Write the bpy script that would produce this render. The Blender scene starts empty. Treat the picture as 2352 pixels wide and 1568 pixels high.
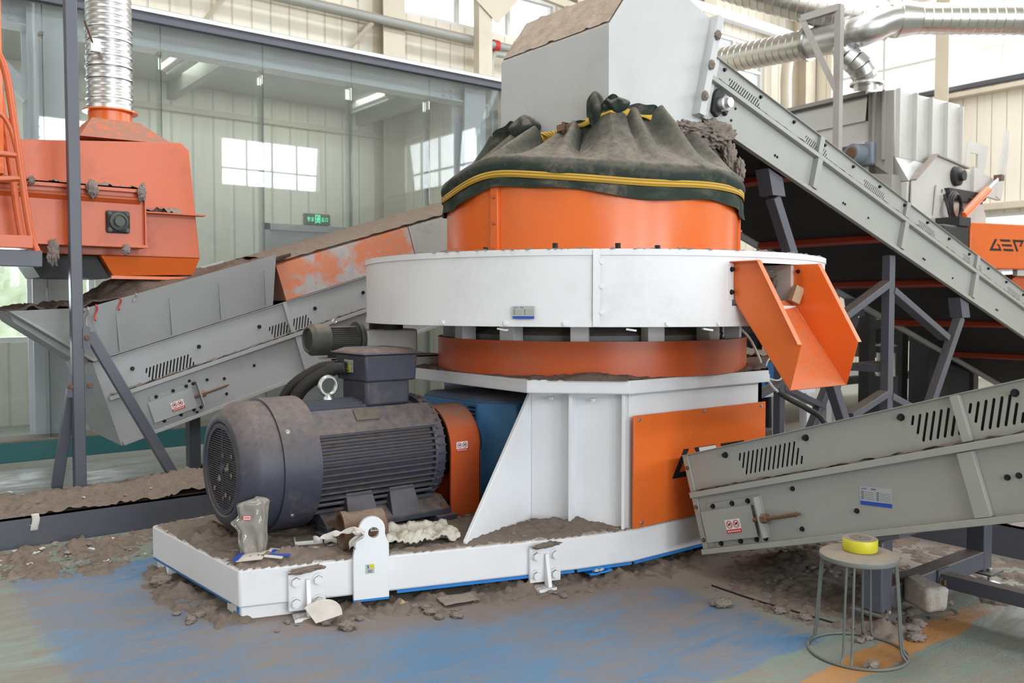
import bpy, bmesh, math, random
from mathutils import Vector, Matrix, noise
sc = bpy.context.scene
COL = sc.collection
PI = math.pi
rnd = random.Random(7)

# ------------------------------------------------------------------ camera, sky, lights, exposure
# world axes: x runs along the hall's long glass wall, y towards that wall, z up (metres)
YAW, TILT, EYE, FPX = math.radians(52), math.atan(84/2000), 1.57, 2000.0
cam_d = bpy.data.cameras.new('camera'); cam = bpy.data.objects.new('camera', cam_d); COL.objects.link(cam)
cam.location = (0, 0, EYE)
fwd = Vector((math.cos(YAW)*math.cos(TILT), math.sin(YAW)*math.cos(TILT), -math.sin(TILT)))
cam.rotation_euler = fwd.to_track_quat('-Z', 'Y').to_euler()
cam_d.sensor_width = 36; cam_d.lens = FPX/2352*36
cam_d.clip_end = 300
cam_d.dof.use_dof = True; cam_d.dof.focus_distance = 4.9; cam_d.dof.aperture_fstop = 3.2
sc.camera = cam

world = bpy.data.worlds.new('overcast_sky'); sc.world = world; world.use_nodes = True
bg = world.node_tree.nodes['Background']
bg.inputs[0].default_value = (0.93, 0.97, 1.0, 1); bg.inputs[1].default_value = 1.6

def daylight(name, loc, look, sx, sy, radiance, col=(0.95, 0.98, 1.0)):
    d = bpy.data.lights.new(name, 'AREA'); d.shape = 'RECTANGLE'; d.size = sx; d.size_y = sy
    d.energy = radiance*PI*sx*sy; d.color = col
    o = bpy.data.objects.new(name, d); COL.objects.link(o); o.location = loc
    o.rotation_euler = Vector(look).to_track_quat('-Z', 'Y').to_euler()
    return o
HB0, HB1, HA0, HA1, HZ = -13.8, 12.9, -12.0, 19.4, 9.6       # the hall: near wall, back wall, left wall, right wall, roof
NEAR_BAYS = [(-10, -6.2), (-4.8, -1), (0.4, 4.2), (5.6, 9.4), (12.0, 16.2)]
RIGHT_BAYS = [(-12.6, -7.2), (-6.0, -1.2), (0.2, 4.6), (5.6, 12.0)]
for a0, a1 in NEAR_BAYS:
    daylight('window_daylight', ((a0+a1)/2, HB0-0.5, 7.15), (0, 1, -0.12), a1-a0, 1.9, 20, (0.88, 0.95, 1.0))
NEAR_LOW_FILL = [(-4.8, -1), (0.4, 4.2), (5.6, 9.4)]  # invented low bays in the unseen near wall, added as frontal fill
for a0, a1 in NEAR_LOW_FILL:
    daylight('low_window_and_fill', ((a0+a1)/2, HB0-0.5, 2.3), (0, 1, 0.02), a1-a0, 2.3, 15, (0.90, 0.96, 1.0))
for b0, b1 in RIGHT_BAYS:
    daylight('window_daylight', (HA1+0.5, (b0+b1)/2, 7.3), (-1, 0, -0.12), b1-b0, 2.2, 14)
daylight('window_daylight', (HA0-0.5, 2, 7), (1, 0, -0.2), 14, 2.0, 1.2)
for a, r in ((1.6, 4.2), (8.0, 4.4), (15.2, 8.5)):
    daylight('roof_fill', (a, 5.0, HZ-0.05), (0.001, 0, -1), 2.2, 11, r)  # added top-fill lamps below the closed ceiling; no skylights are built
daylight('roof_fill', (2.5, -6.0, HZ-0.05), (0.001, 0, -1), 16, 1.5, 3.0)
for a0, a1 in ((1.5, 2.9), (-0.6, 0.9)):
    daylight('low_window_and_fill', ((a0+a1)/2, HB1+0.5, 1.66), (0, -1, 0.12), a1-a0, 1.15, 24)
for a in (1.2, 3.9, 5.75):
    daylight('skylight_daylight', (a, 11.75, 4.715), (0.001, 0, -1), 0.9, 1.5, 3.0, (0.92, 0.97, 0.80))
sc.view_settings.view_transform = 'Standard'; sc.view_settings.look = 'None'
sc.view_settings.gamma = 1; sc.view_settings.exposure = 0.22
sc.view_settings.use_curve_mapping = False
sc.cycles.max_bounces = 7; sc.cycles.diffuse_bounces = 4; sc.cycles.glossy_bounces = 3
sc.cycles.transparent_max_bounces = 14; sc.cycles.sample_clamp_indirect = 4.0
sc.cycles.caustics_reflective = False; sc.cycles.caustics_refractive = False

# ------------------------------------------------------------------ materials
def nodes_of(name):
    m = bpy.data.materials.new(name); m.use_nodes = True
    nt = m.node_tree; b = nt.nodes['Principled BSDF']
    return m, nt, b
def N(nt, typ, **kw):
    n = nt.nodes.new(typ)
    for k, v in kw.items(): setattr(n, k, v)
    return n
def math_node(nt, op, a, b=None, clamp=False):
    n = N(nt, 'ShaderNodeMath', operation=op); n.use_clamp = clamp
    for i, v in enumerate((a, b)):
        if v is None: continue
        if isinstance(v, (int, float)): n.inputs[i].default_value = v
        else: nt.links.new(v, n.inputs[i])
    return n.outputs[0]
def mixc(nt, f, a, b):
    n = N(nt, 'ShaderNodeMix', data_type='RGBA')
    for s, v in ((n.inputs[0], f), (n.inputs[6], a), (n.inputs[7], b)):
        if isinstance(v, (int, float)): s.default_value = v
        elif isinstance(v, tuple): s.default_value = (*v[:3], 1)
        else: nt.links.new(v, s)
    return n.outputs[2]
def noise_node(nt, scale, detail=4, rough=0.55, vec=None, dist=0.0):
    n = N(nt, 'ShaderNodeTexNoise'); n.inputs['Scale'].default_value = scale
    n.inputs['Detail'].default_value = detail; n.inputs['Roughness'].default_value = rough
    n.inputs['Distortion'].default_value = dist
    if vec is None:
        g = N(nt, 'ShaderNodeNewGeometry'); vec = g.outputs['Position']
    nt.links.new(vec, n.inputs['Vector'])
    return n.outputs['Fac']
def step(nt, v, lo, hi):
    n = N(nt, 'ShaderNodeMapRange'); n.interpolation_type = 'SMOOTHSTEP'
    n.inputs['From Min'].default_value = lo; n.inputs['From Max'].default_value = hi
    nt.links.new(v, n.inputs['Value'])
    return n.outputs['Result']
DUST = (0.235, 0.175, 0.14)
def paint(name, col, rough=0.42, dust=0.6, spots=0.25, metal=0.0, var=0.12, spec=0.5, dustcol=DUST, bump=0.0, lo=0.3, soft=(0.25, 0.55)):
    """painted or bare metal with dirt lying on upward faces and in blotches"""
    m, nt, b = nodes_of(name)
    g = N(nt, 'ShaderNodeNewGeometry')
    n1 = noise_node(nt, 2.3, 5); n2 = noise_node(nt, 19, 5, 0.7)
    sep = N(nt, 'ShaderNodeSeparateXYZ'); nt.links.new(g.outputs['Normal'], sep.inputs[0])
    up = step(nt, sep.outputs[2], lo, 0.95)
    f1 = math_node(nt, 'MULTIPLY', up, math_node(nt, 'MULTIPLY', step(nt, n2, *soft), dust))
    f2 = math_node(nt, 'MULTIPLY', step(nt, math_node(nt, 'ADD', math_node(nt, 'MULTIPLY', n1, 0.6), math_node(nt, 'MULTIPLY', n2, 0.4)), 0.5, 0.72), spots)
    f = math_node(nt, 'MAXIMUM', f1, f2, True)
    base = mixc(nt, math_node(nt, 'MULTIPLY', n1, 1.0), tuple(c*(1+var*0.4) for c in col), tuple(c*(1-var) for c in col))
    nt.links.new(mixc(nt, f, base, dustcol), b.inputs['Base Color'])
    r = N(nt, 'ShaderNodeMapRange'); r.inputs['To Min'].default_value = rough; r.inputs['To Max'].default_value = 0.95
    nt.links.new(f, r.inputs['Value']); nt.links.new(r.outputs[0], b.inputs['Roughness'])
    if metal:
        nt.links.new(math_node(nt, 'MULTIPLY', math_node(nt, 'SUBTRACT', 1.0, f), metal), b.inputs['Metallic'])
    b.inputs['Specular IOR Level'].default_value = spec
    if bump:
        bp = N(nt, 'ShaderNodeBump'); bp.inputs['Strength'].default_value = bump; bp.inputs['Distance'].default_value = 0.01
        nt.links.new(noise_node(nt, 120, 2), bp.inputs['Height']); nt.links.new(bp.outputs[0], b.inputs['Normal'])
    return m
def plain(name, col, rough=0.6, metal=0.0, var=0.1, scale=14, spec=0.4):
    m, nt, b = nodes_of(name)
    n1 = noise_node(nt, scale, 4)
    nt.links.new(mixc(nt, n1, tuple(c*(1+var) for c in col), tuple(c*(1-var) for c in col)), b.inputs['Base Color'])
    b.inputs['Roughness'].default_value = rough; b.inputs['Metallic'].default_value = metal
    b.inputs['Specular IOR Level'].default_value = spec
    return m
def dirt(name, col, col2, scale=30, bump=0.8):
    m, nt, b = nodes_of(name)
    n1 = noise_node(nt, scale, 6, 0.7); n2 = noise_node(nt, scale*6, 4, 0.7)
    c = mixc(nt, step(nt, n1, 0.3, 0.7), col, col2)
    c = mixc(nt, math_node(nt, 'MULTIPLY', step(nt, n2, 0.5, 0.75), 0.45), c, tuple(v*0.55 for v in col))
    nt.links.new(c, b.inputs['Base Color']); b.inputs['Roughness'].default_value = 1.0
    b.inputs['Specular IOR Level'].default_value = 0.1
    bp = N(nt, 'ShaderNodeBump'); bp.inputs['Strength'].default_value = bump; bp.inputs['Distance'].default_value = 0.02
    nt.links.new(math_node(nt, 'ADD', n1, math_node(nt, 'MULTIPLY', n2, 0.6)), bp.inputs['Height']); nt.links.new(bp.outputs[0], b.inputs['Normal'])
    return m
def glassy(name, tint=(0.92, 0.96, 0.93), haze=0.05, refl=1.0, hazecol=(0.7, 0.75, 0.7)):
    m, nt, b = nodes_of(name)
    out = nt.nodes['Material Output']; nt.nodes.remove(b)
    tr = N(nt, 'ShaderNodeBsdfTransparent'); tr.inputs[0].default_value = (*tint, 1)
    gl = N(nt, 'ShaderNodeBsdfGlossy'); gl.inputs['Roughness'].default_value = 0.015
    df = N(nt, 'ShaderNodeBsdfDiffuse'); df.inputs[0].default_value = (*hazecol, 1)
    fr = N(nt, 'ShaderNodeFresnel'); fr.inputs[0].default_value = 1.5
    m1 = N(nt, 'ShaderNodeMixShader'); m2 = N(nt, 'ShaderNodeMixShader')
    mp = N(nt, 'ShaderNodeMapping'); mp.inputs['Scale'].default_value = (1.6, 1.6, 0.25); gg = N(nt, 'ShaderNodeNewGeometry'); nt.links.new(gg.outputs['Position'], mp.inputs[0])
    nt.links.new(math_node(nt, 'ADD', math_node(nt, 'MULTIPLY', noise_node(nt, 1.6, 3, 0.5, mp.outputs[0]), haze*0.7), haze*0.65), m1.inputs[0])
    nt.links.new(tr.outputs[0], m1.inputs[1]); nt.links.new(df.outputs[0], m1.inputs[2])
    nt.links.new(math_node(nt, 'MULTIPLY', fr.outputs[0], refl, True), m2.inputs[0])
    nt.links.new(m1.outputs[0], m2.inputs[1]); nt.links.new(gl.outputs[0], m2.inputs[2])
    nt.links.new(m2.outputs[0], out.inputs[0])
    return m
M = {}
M['white'] = paint('white_paint', (0.81, 0.81, 0.845), 0.5, 0.85, 0.10)
M['white_clean'] = paint('white_paint_clean', (0.83, 0.835, 0.875), 0.45, 0.3, 0.03)
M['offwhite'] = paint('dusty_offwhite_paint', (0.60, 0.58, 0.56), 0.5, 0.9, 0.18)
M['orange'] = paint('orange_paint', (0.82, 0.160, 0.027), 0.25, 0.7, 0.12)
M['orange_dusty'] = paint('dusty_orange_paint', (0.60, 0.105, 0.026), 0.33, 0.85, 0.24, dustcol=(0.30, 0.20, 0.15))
M['orange_rub'] = paint('rubbed_orange_paint', (0.62, 0.15, 0.05), 0.5, 0.8, 0.6, dustcol=(0.34, 0.32, 0.31))
M['grey'] = paint('grey_paint', (0.37, 0.375, 0.355), 0.42, 0.75, 0.10)
M['grey_dark'] = paint('shop_grey_paint', (0.385, 0.39, 0.40), 0.45, 0.8, 0.16)
M['silver'] = paint('hood_grey_paint', (0.56, 0.57, 0.58), 0.36, 0.97, 0.12, dustcol=(0.36, 0.27, 0.21))
M['frame'] = paint('slate_steel_paint', (0.088, 0.092, 0.118), 0.42, 0.75, 0.18)
M['motor'] = paint('motor_paint', (0.047, 0.051, 0.077), 0.45, 0.88, 0.45, var=0.2, lo=-0.15, soft=(0.1, 0.8))
M['motor_olive'] = paint('old_motor_paint', (0.06, 0.065, 0.055), 0.5, 0.7, 0.4)
M['blue'] = paint('gearbox_blue_paint', (0.055, 0.215, 0.46), 0.4, 0.8, 0.16)
M['dark'] = paint('black_steel', (0.018, 0.018, 0.02), 0.6, 0.5, 0.1)
M['belt'] = paint('black_rubber_belt', (0.012, 0.012, 0.013), 0.75, 0.3, 0.12)
M['bolt'] = plain('black_bolt', (0.03, 0.03, 0.033), 0.45, 0.6)
M['zinc'] = plain('zinc_steel', (0.62, 0.63, 0.64), 0.3, 0.9)
M['galv'] = paint('galvanised_sheet', (0.66, 0.67, 0.68), 0.30, 0.65, 0.10, metal=1.0)
M['rust'] = paint('rusty_steel', (0.16, 0.085, 0.05), 0.8, 0.9, 0.55)
M['red'] = plain('red_paint', (0.55, 0.03, 0.03), 0.5)
M['redbeam'] = paint('red_oxide_bar', (0.33, 0.035, 0.012), 0.5, 0.4, 0.2)
M['dirt'] = dirt('grey_brown_dust', (0.25, 0.195, 0.165), (0.30, 0.24, 0.20))
M['dirt_tan'] = dirt('tan_dust', (0.315, 0.25, 0.20), (0.25, 0.195, 0.16))
M['fluff'] = dirt('fibre_fluff', (0.37, 0.31, 0.275), (0.26, 0.215, 0.19), 60, 0.6)
M['scrap'] = dirt('shredded_scrap', (0.37, 0.27, 0.225), (0.22, 0.165, 0.145), 60, 1.0)
M['canvas'] = paint('green_canvas', (0.038, 0.052, 0.044), 0.95, 1.0, 0.6, spec=0.1, dustcol=(0.25, 0.21, 0.178), bump=0.25, lo=0.0, soft=(0.0, 0.75))
M['strap'] = paint('yellow_strap', (0.66, 0.40, 0.05), 0.7, 0.3, 0.25)
M['strap_line'] = plain('strap_brown_line', (0.36, 0.20, 0.03), 0.8)
M['wire'] = paint('grey_green_wire', (0.13,0.145,0.14), 0.5, 0.4, 0.3)
M['tape'] = plain('yellow_tape', (0.66, 0.60, 0.04), 0.4)
M['paper'] = plain('dirty_white_paper', (0.62, 0.58, 0.54), 0.9, var=0.25)
M['card'] = plain('grey_cardboard', (0.27, 0.22, 0.185), 0.95)
M['wood'] = plain('raw_wood', (0.46, 0.34, 0.22), 0.8)
M['concrete'] = dirt('concrete', (0.33, 0.27, 0.235), (0.45, 0.42, 0.39), 18, 0.5)
M['cream'] = paint('cream_steel', (0.66, 0.585, 0.475), 0.5, 0.3, 0.12)
M['stick_white'] = plain('sticker_white', (0.78, 0.78, 0.78), 0.4, var=0.02)
M['stick_silver'] = plain('nameplate_silver', (0.55, 0.56, 0.57), 0.3, 0.5, var=0.03)
M['stick_blue'] = plain('print_blue', (0.03, 0.08, 0.42), 0.4, var=0.02)
M['stick_yellow'] = plain('print_yellow', (0.72, 0.66, 0.03), 0.4, var=0.02)
M['ink'] = plain('print_black', (0.012, 0.012, 0.012), 0.5, var=0.02)
M['bluepaint'] = plain('bright_blue_primer', (0.02, 0.21, 0.62), 0.4)
M['teal'] = paint('teal_paint', (0.025, 0.125, 0.135), 0.5, 0.6, 0.15)
M['glass'] = glassy('partition_glass', (0.93, 0.965, 0.975), 0.09, 1.1, (0.76, 0.79, 0.75))
M['fin'] = glassy('glass_edge', (0.90, 0.95, 0.92), 0.12, 1.0, (0.75, 0.85, 0.80))
M['pane'] = glassy('window_glass', (0.97, 0.98, 0.98), 0.0, 0.6)
M['poly'] = glassy('grey_polythene', (0.80, 0.77, 0.73), 0.42, 1.3, (0.60, 0.55, 0.50))
M['ceil'] = plain('ceiling_sheet', (0.40, 0.41, 0.37), 0.8)
M['upvc'] = plain('white_window_frame', (0.80, 0.80, 0.78), 0.5)
M['hose'] = plain('black_hose', (0.022, 0.02, 0.019), 0.55)
M['hedge'] = dirt('hedge_green', (0.66, 0.74, 0.58), (0.78, 0.84, 0.70), 5, 0.5)
def emit(name, col, s):
    m, nt, b = nodes_of(name)
    b.inputs['Base Color'].default_value = (*col, 1); b.inputs['Emission Color'].default_value = (*col, 1); b.inputs['Emission Strength'].default_value = s
    return m
M['exit_dark'] = plain('sign_dark_green', (0.012, 0.05, 0.035), 0.4)
M['exit_lit'] = emit('sign_lit_green', (0.06, 0.85, 0.42), 0.8)

def corrugated(name, col, axis, period=0.3):
    m, nt, b = nodes_of(name)
    g = N(nt, 'ShaderNodeNewGeometry'); sep = N(nt, 'ShaderNodeSeparateXYZ'); nt.links.new(g.outputs['Position'], sep.inputs[0])
    w = math_node(nt, 'PINGPONG', sep.outputs[axis], period/2)
    groove = step(nt, w, 0.0, 0.022)
    mp = N(nt, 'ShaderNodeMapping'); mp.inputs['Scale'].default_value = (3, 3, 0.25); nt.links.new(g.outputs['Position'], mp.inputs[0])
    n1 = noise_node(nt, 2.0, 6, 0.65, mp.outputs[0])
    c = mixc(nt, step(nt, n1, 0.45, 0.85), col, tuple(v*f for v, f in zip(col, (0.86, 0.82, 0.74))))
    nt.links.new(mixc(nt, groove, tuple(v*0.84 for v in col), c), b.inputs['Base Color'])
    b.inputs['Roughness'].default_value = 0.6
    bp = N(nt, 'ShaderNodeBump'); bp.inputs['Strength'].default_value = 0.6; bp.inputs['Distance'].default_value = 0.03
    nt.links.new(groove, bp.inputs['Height']); nt.links.new(bp.outputs[0], b.inputs['Normal'])
    return m
M['sheet_x'] = corrugated('cream_wall_sheet_x', (0.84, 0.78, 0.68), 0)
M['sheet_y'] = corrugated('cream_wall_sheet_y', (0.86, 0.80, 0.70), 1)

def floor_material():
    """blue painted bay, green-grey floor paint, an orange border line, brown dust swept in streaks"""
    m, nt, b = nodes_of('painted_floor')
    g = N(nt, 'ShaderNodeNewGeometry'); P = g.outputs['Position']
    sep = N(nt, 'ShaderNodeSeparateXYZ'); nt.links.new(P, sep.inputs[0])
    x, y = sep.outputs[0], sep.outputs[1]
    wob = math_node(nt, 'MULTIPLY', math_node(nt, 'SUBTRACT', noise_node(nt, 5, 4), 0.5), 0.16)
    xw, yw = math_node(nt, 'ADD', x, wob), math_node(nt, 'ADD', y, wob)
    def band(v, lo, hi, s=0.015):
        return math_node(nt, 'MULTIPLY', step(nt, v, lo-s, lo+s), math_node(nt, 'SUBTRACT', 1.0, step(nt, v, hi-s, hi+s)))
    green = mixc(nt, noise_node(nt, 1.3, 5), (0.17, 0.24, 0.215), (0.24, 0.29, 0.25))
    inside = math_node(nt, 'MULTIPLY', band(xw, FLX0, 3.66, 0.06), band(yw, FLY0, 5.6))
    blue = mixc(nt, noise_node(nt, 2.0, 5), (0.075, 0.185, 0.345), (0.115, 0.225, 0.36))
    c = mixc(nt, inside, green, blue)
    line = math_node(nt, "MULTIPLY", band(yw, 1.93, 2.08, 0.012), band(x, 2.5, 4.6, 0.25))
    c = mixc(nt, math_node(nt, 'MULTIPLY', line, 0.9), c, (0.50, 0.22, 0.06))
    # swept dust streaks
    mp = N(nt, 'ShaderNodeMapping'); mp.inputs['Rotation'].default_value = (0, 0, math.radians(30)); mp.inputs['Scale'].default_value = (1.3, 4.2, 1)
    nt.links.new(P, mp.inputs[0])
    s1 = noise_node(nt, 2.6, 7, 0.68, mp.outputs[0], 0.6); s2 = noise_node(nt, 1.1, 4); s3 = noise_node(nt, 60, 3, 0.7)
    st = math_node(nt, 'ADD', math_node(nt, 'MULTIPLY', s1, 0.55), math_node(nt, 'MULTIPLY', s2, 0.45))
    f = math_node(nt, 'MULTIPLY', step(nt, st, 0.36, 0.64), 0.86)
    c = mixc(nt, f, c, mixc(nt, s3, (0.275, 0.215, 0.17), (0.235, 0.185, 0.15)))
    c = mixc(nt, math_node(nt, 'MULTIPLY', line, 0.6), c, (0.50, 0.235, 0.07))
    # thick dust close round the machine and under the conveyors, thinner away from it
    mp2 = N(nt, 'ShaderNodeMapping'); mp2.inputs['Location'].default_value = (-3.9, -4.5, 0); nt.links.new(P, mp2.inputs[0])
    ln = N(nt, 'ShaderNodeVectorMath', operation='LENGTH')
    mp3 = N(nt, 'ShaderNodeMapping'); mp3.inputs['Scale'].default_value = (0.36, 0.74, 0); nt.links.new(mp2.outputs[0], mp3.inputs[0])
    nt.links.new(mp3.outputs[0], ln.inputs[0])
    near = math_node(nt, 'SUBTRACT', 1.0, step(nt, math_node(nt, 'ADD', ln.outputs['Value'], math_node(nt, 'MULTIPLY', wob, 2.2)), 0.80, 1.05))
    c = mixc(nt, math_node(nt, 'MULTIPLY', near, 0.9), c, mixc(nt, s3, (0.25, 0.19, 0.155), (0.20, 0.155, 0.13)))
    right = math_node(nt, 'MULTIPLY', step(nt, xw, 3.55, 3.95), math_node(nt, 'MULTIPLY', step(nt, yw, FLY0+0.0, FLY0+0.35), 0.93))
    c = mixc(nt, right, c, mixc(nt, s3, (0.31, 0.255, 0.225), (0.235, 0.19, 0.165)))
    backz = math_node(nt, 'MULTIPLY', step(nt, yw, 6.9, 7.5), 0.9)
    c = mixc(nt, backz, c, mixc(nt, s1, (0.36, 0.37, 0.33), (0.26, 0.27, 0.24)))
    nt.links.new(c, b.inputs['Base Color'])
    r = N(nt, 'ShaderNodeMapRange'); r.inputs['To Min'].default_value = 0.42; r.inputs['To Max'].default_value = 0.95
    nt.links.new(math_node(nt, 'MAXIMUM', f, math_node(nt, 'MAXIMUM', near, right)), r.inputs['Value']); nt.links.new(r.outputs[0], b.inputs['Roughness'])
    bp = N(nt, 'ShaderNodeBump'); bp.inputs['Strength'].default_value = 0.35; bp.inputs['Distance'].default_value = 0.01
    nt.links.new(math_node(nt, 'ADD', s3, s1), bp.inputs['Height']); nt.links.new(bp.outputs[0], b.inputs['Normal'])
    return m
FLX0, FLY0 = 0.75, 2.28

# ------------------------------------------------------------------ mesh helpers
def V(*p): return Vector(p)
class MB:
    """gathers shapes into one mesh"""
    def __init__(s): s.bm = bmesh.new()
    def box(s, a0, a1, b0, b1, z0, z1):
        vs = [s.bm.verts.new(p) for p in ((a0,b0,z0),(a1,b0,z0),(a1,b1,z0),(a0,b1,z0),(a0,b0,z1),(a1,b0,z1),(a1,b1,z1),(a0,b1,z1))]
        for f in ((3,2,1,0),(4,5,6,7),(0,1,5,4),(1,2,6,5),(2,3,7,6),(3,0,4,7)): s.bm.faces.new([vs[i] for i in f])
        return s
    def hexa(s, low, high):
        n = len(low); vl = [s.bm.verts.new(p) for p in low]; vh = [s.bm.verts.new(p) for p in high]
        s.bm.faces.new(vl[::-1]); s.bm.faces.new(vh)
        for i in range(n): s.bm.faces.new((vl[i], vl[(i+1)%n], vh[(i+1)%n], vh[i]))
        return s
    def prism(s, poly, z0, z1): return s.hexa([(p[0],p[1],z0) for p in poly], [(p[0],p[1],z1) for p in poly])
    def prism_y(s, poly, y0, y1): return s.hexa([(p[0],y1,p[1]) for p in poly], [(p[0],y0,p[1]) for p in poly])
    def prism_x(s, poly, x0, x1): return s.hexa([(x0,p[0],p[1]) for p in poly], [(x1,p[0],p[1]) for p in poly])
    def bar(s, p, q, w, h=None, up=(0,0,1)):
        p, q = Vector(p), Vector(q); h = h or w; d = (q-p).normalized(); up = Vector(up)
        if abs(d.dot(up)) > 0.98: up = Vector((0,1,0))
        r = d.cross(up).normalized()*w/2; u = r.cross(d).normalized()*h/2
        return s.hexa([p-r-u, p+r-u, p+r+u, p-r+u], [q-r-u, q+r-u, q+r+u, q-r+u])
    def ring(s, c, d, u, r, n):
        v = Vector(d).cross(u).normalized()
        return [s.bm.verts.new(Vector(c)+u*math.cos(k*2*PI/n)*r+v*math.sin(k*2*PI/n)*r) for k in range(n)]
    def tube(s, pts, r, n=10, caps=True, closed=False):
        pts = [Vector(p) for p in pts]; rs = r if isinstance(r, (list, tuple)) else [r]*len(pts)
        L = len(pts); u = None; rings = []
        for i in range(L):
            if closed: d = pts[(i+1)%L]-pts[i-1]
            else: d = (pts[min(i+1,L-1)]-pts[max(i-1,0)])
            d.normalize()
            if u is None:
                u = Vector((0,0,1)) if abs(d.z) < 0.9 else Vector((1,0,0))
            u = (u-d*u.dot(d)).normalized()
            rings.append(s.ring(pts[i], d, u, rs[i], n))
        m = L if closed else L-1
        for i in range(m):
            A, B = rings[i], rings[(i+1)%L]
            for k in range(n): s.bm.faces.new((A[k], A[(k+1)%n], B[(k+1)%n], B[k]))
        if caps and not closed: s.bm.faces.new(rings[0][::-1]); s.bm.faces.new(rings[-1])
        return s
    def lathe(s, prof, o, d=(0,0,1), n=48, a0=0, a1=2*PI, ref=None):
        """prof: (radius, height along d)"""
        d = Vector(d).normalized(); o = Vector(o)
        u = Vector(ref) if ref else (Vector((1,0,0)) if abs(d.x) < 0.9 else Vector((0,1,0)))
        u = (u-d*u.dot(d)).normalized(); v = d.cross(u)
        full = abs(a1-a0-2*PI) < 1e-6; cnt = n if full else n+1
        rows = []
        for r, h in prof:
            if r < 1e-6: rows.append([s.bm.verts.new(o+d*h)]*cnt); continue
            rows.append([s.bm.verts.new(o+d*h+(u*math.cos(a0+(a1-a0)*k/n)+v*math.sin(a0+(a1-a0)*k/n))*r) for k in range(cnt)])
        for A, B in zip(rows, rows[1:]):
            for k in range(n):
                q = [A[k], A[(k+1)%cnt], B[(k+1)%cnt], B[k]]; f = []
                for w in q:
                    if w not in f: f.append(w)
                if len(f) > 2:
                    try: s.bm.faces.new(f)
                    except ValueError: pass
        return s
    def cyl(s, p, q, r, n=20): return s.tube([p, q], r, n)
    def hexbolt(s, p, d, r=0.012, h=0.012):
        p, d = Vector(p), Vector(d).normalized()
        s.tube([p, p+d*h*0.25], r*1.35, 14); return s.tube([p+d*h*0.25, p+d*h*1.25], r, 6)
    def flat(s, outer, holes, o, u, v, t):
        """plate in the plane (u,v) at o with holes, thickness t along u x v"""
        bm = bmesh.new(); ed = []
        for loop in [outer]+list(holes):
            vs = [bm.verts.new((p[0], p[1], 0)) for p in loop]
            ed += [bm.edges.new((vs[i], vs[(i+1)%len(vs)])) for i in range(len(vs))]
        bmesh.ops.triangle_fill(bm, use_beauty=True, edges=ed)
        ext = bmesh.ops.extrude_face_region(bm, geom=bm.faces[:])
        bmesh.ops.translate(bm, vec=(0,0,t), verts=[e for e in ext['geom'] if isinstance(e, bmesh.types.BMVert)])
        u, v = Vector(u).normalized(), Vector(v).normalized(); w = u.cross(v)
        T = Matrix(((u.x,v.x,w.x,o[0]),(u.y,v.y,w.y,o[1]),(u.z,v.z,w.z,o[2]),(0,0,0,1)))
        bm.transform(T); bmesh.ops.recalc_face_normals(bm, faces=bm.faces[:])
        me = bpy.data.meshes.new('tmp'); bm.to_mesh(me); s.bm.from_mesh(me); bpy.data.meshes.remove(me); bm.free()
        return s
    def grid(s, f, nu, nv, closed=False):
        g = [[s.bm.verts.new(f(i/(nu if closed else nu-1), j/(nv-1))) for j in range(nv)] for i in range(nu)]
        for i in range(nu if closed else nu-1):
            for j in range(nv-1):
                i2 = (i+1)%nu
                s.bm.faces.new((g[i][j], g[i2][j], g[i2][j+1], g[i][j+1]))
        return s
    def blob(s, c, r, amp=0.35, freq=2.5, sub=3, sq=(1,1,1), seed=0):
        bm = bmesh.new(); bmesh.ops.create_icosphere(bm, subdivisions=sub, radius=1)
        for w in bm.verts:
            n = w.co.copy(); k = 1+amp*noise.fractal(n*freq+Vector((seed*3.1, seed*1.7, seed)), 0.8, 2.0, 4)
            w.co = Vector((n.x*sq[0]*k, n.y*sq[1]*k, n.z*sq[2]*k))*r+Vector(c)
        me = bpy.data.meshes.new('tmp'); bm.to_mesh(me); s.bm.from_mesh(me); bpy.data.meshes.remove(me); bm.free()
        return s
def offset_of(o):
    v = Vector((0,0,0))
    while o: v += o.location; o = o.parent
    return v
def obj(name, mb, mat, parent=None, bevel=0, smooth=35, solid=0, sub=0):
    bm = mb.bm; bmesh.ops.recalc_face_normals(bm, faces=bm.faces[:]) if bevel is not None else None
    off = offset_of(parent)
    for w in bm.verts: w.co -= off
    me = bpy.data.meshes.new(name); bm.to_mesh(me); bm.free()
    for p in me.polygons: p.use_smooth = True
    me.set_sharp_from_angle(angle=math.radians(smooth))
    me.materials.append(M[mat] if isinstance(mat, str) else mat)
    o = bpy.data.objects.new(name, me); COL.objects.link(o); o.parent = parent
    if solid:
        md = o.modifiers.new('thick', 'SOLIDIFY'); md.thickness = solid; md.offset = 0
    if sub:
        md = o.modifiers.new('smooth', 'SUBSURF'); md.levels = sub; md.render_levels = sub
    if bevel:
        md = o.modifiers.new('bevel', 'BEVEL'); md.width = bevel; md.segments = 2; md.limit_method = 'ANGLE'; md.angle_limit = math.radians(40)
    return o
def recentre(o):
    """put a top-level mesh's origin at its base"""
    vs = [v.co for v in o.data.vertices]; n = len(vs)
    c = Vector((sum(v.x for v in vs)/n, sum(v.y for v in vs)/n, min(v.z for v in vs)))
    for v in o.data.vertices: v.co -= c
    o.location = c
def tag(o, label, cat, group=None, kind=None):
    o['label'] = label; o['category'] = cat
    if group: o['group'] = group
    if kind: o['kind'] = kind
    if o.type == 'MESH' and not o.children and o.location.length == 0: recentre(o)
    return o
def thing(name, label, cat, loc, group=None):
    o = bpy.data.objects.new(name, None); COL.objects.link(o); o.location = loc; o.empty_display_size = 0.1
    o['label'] = label; o['category'] = cat
    if group: o['group'] = group
    return o
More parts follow.
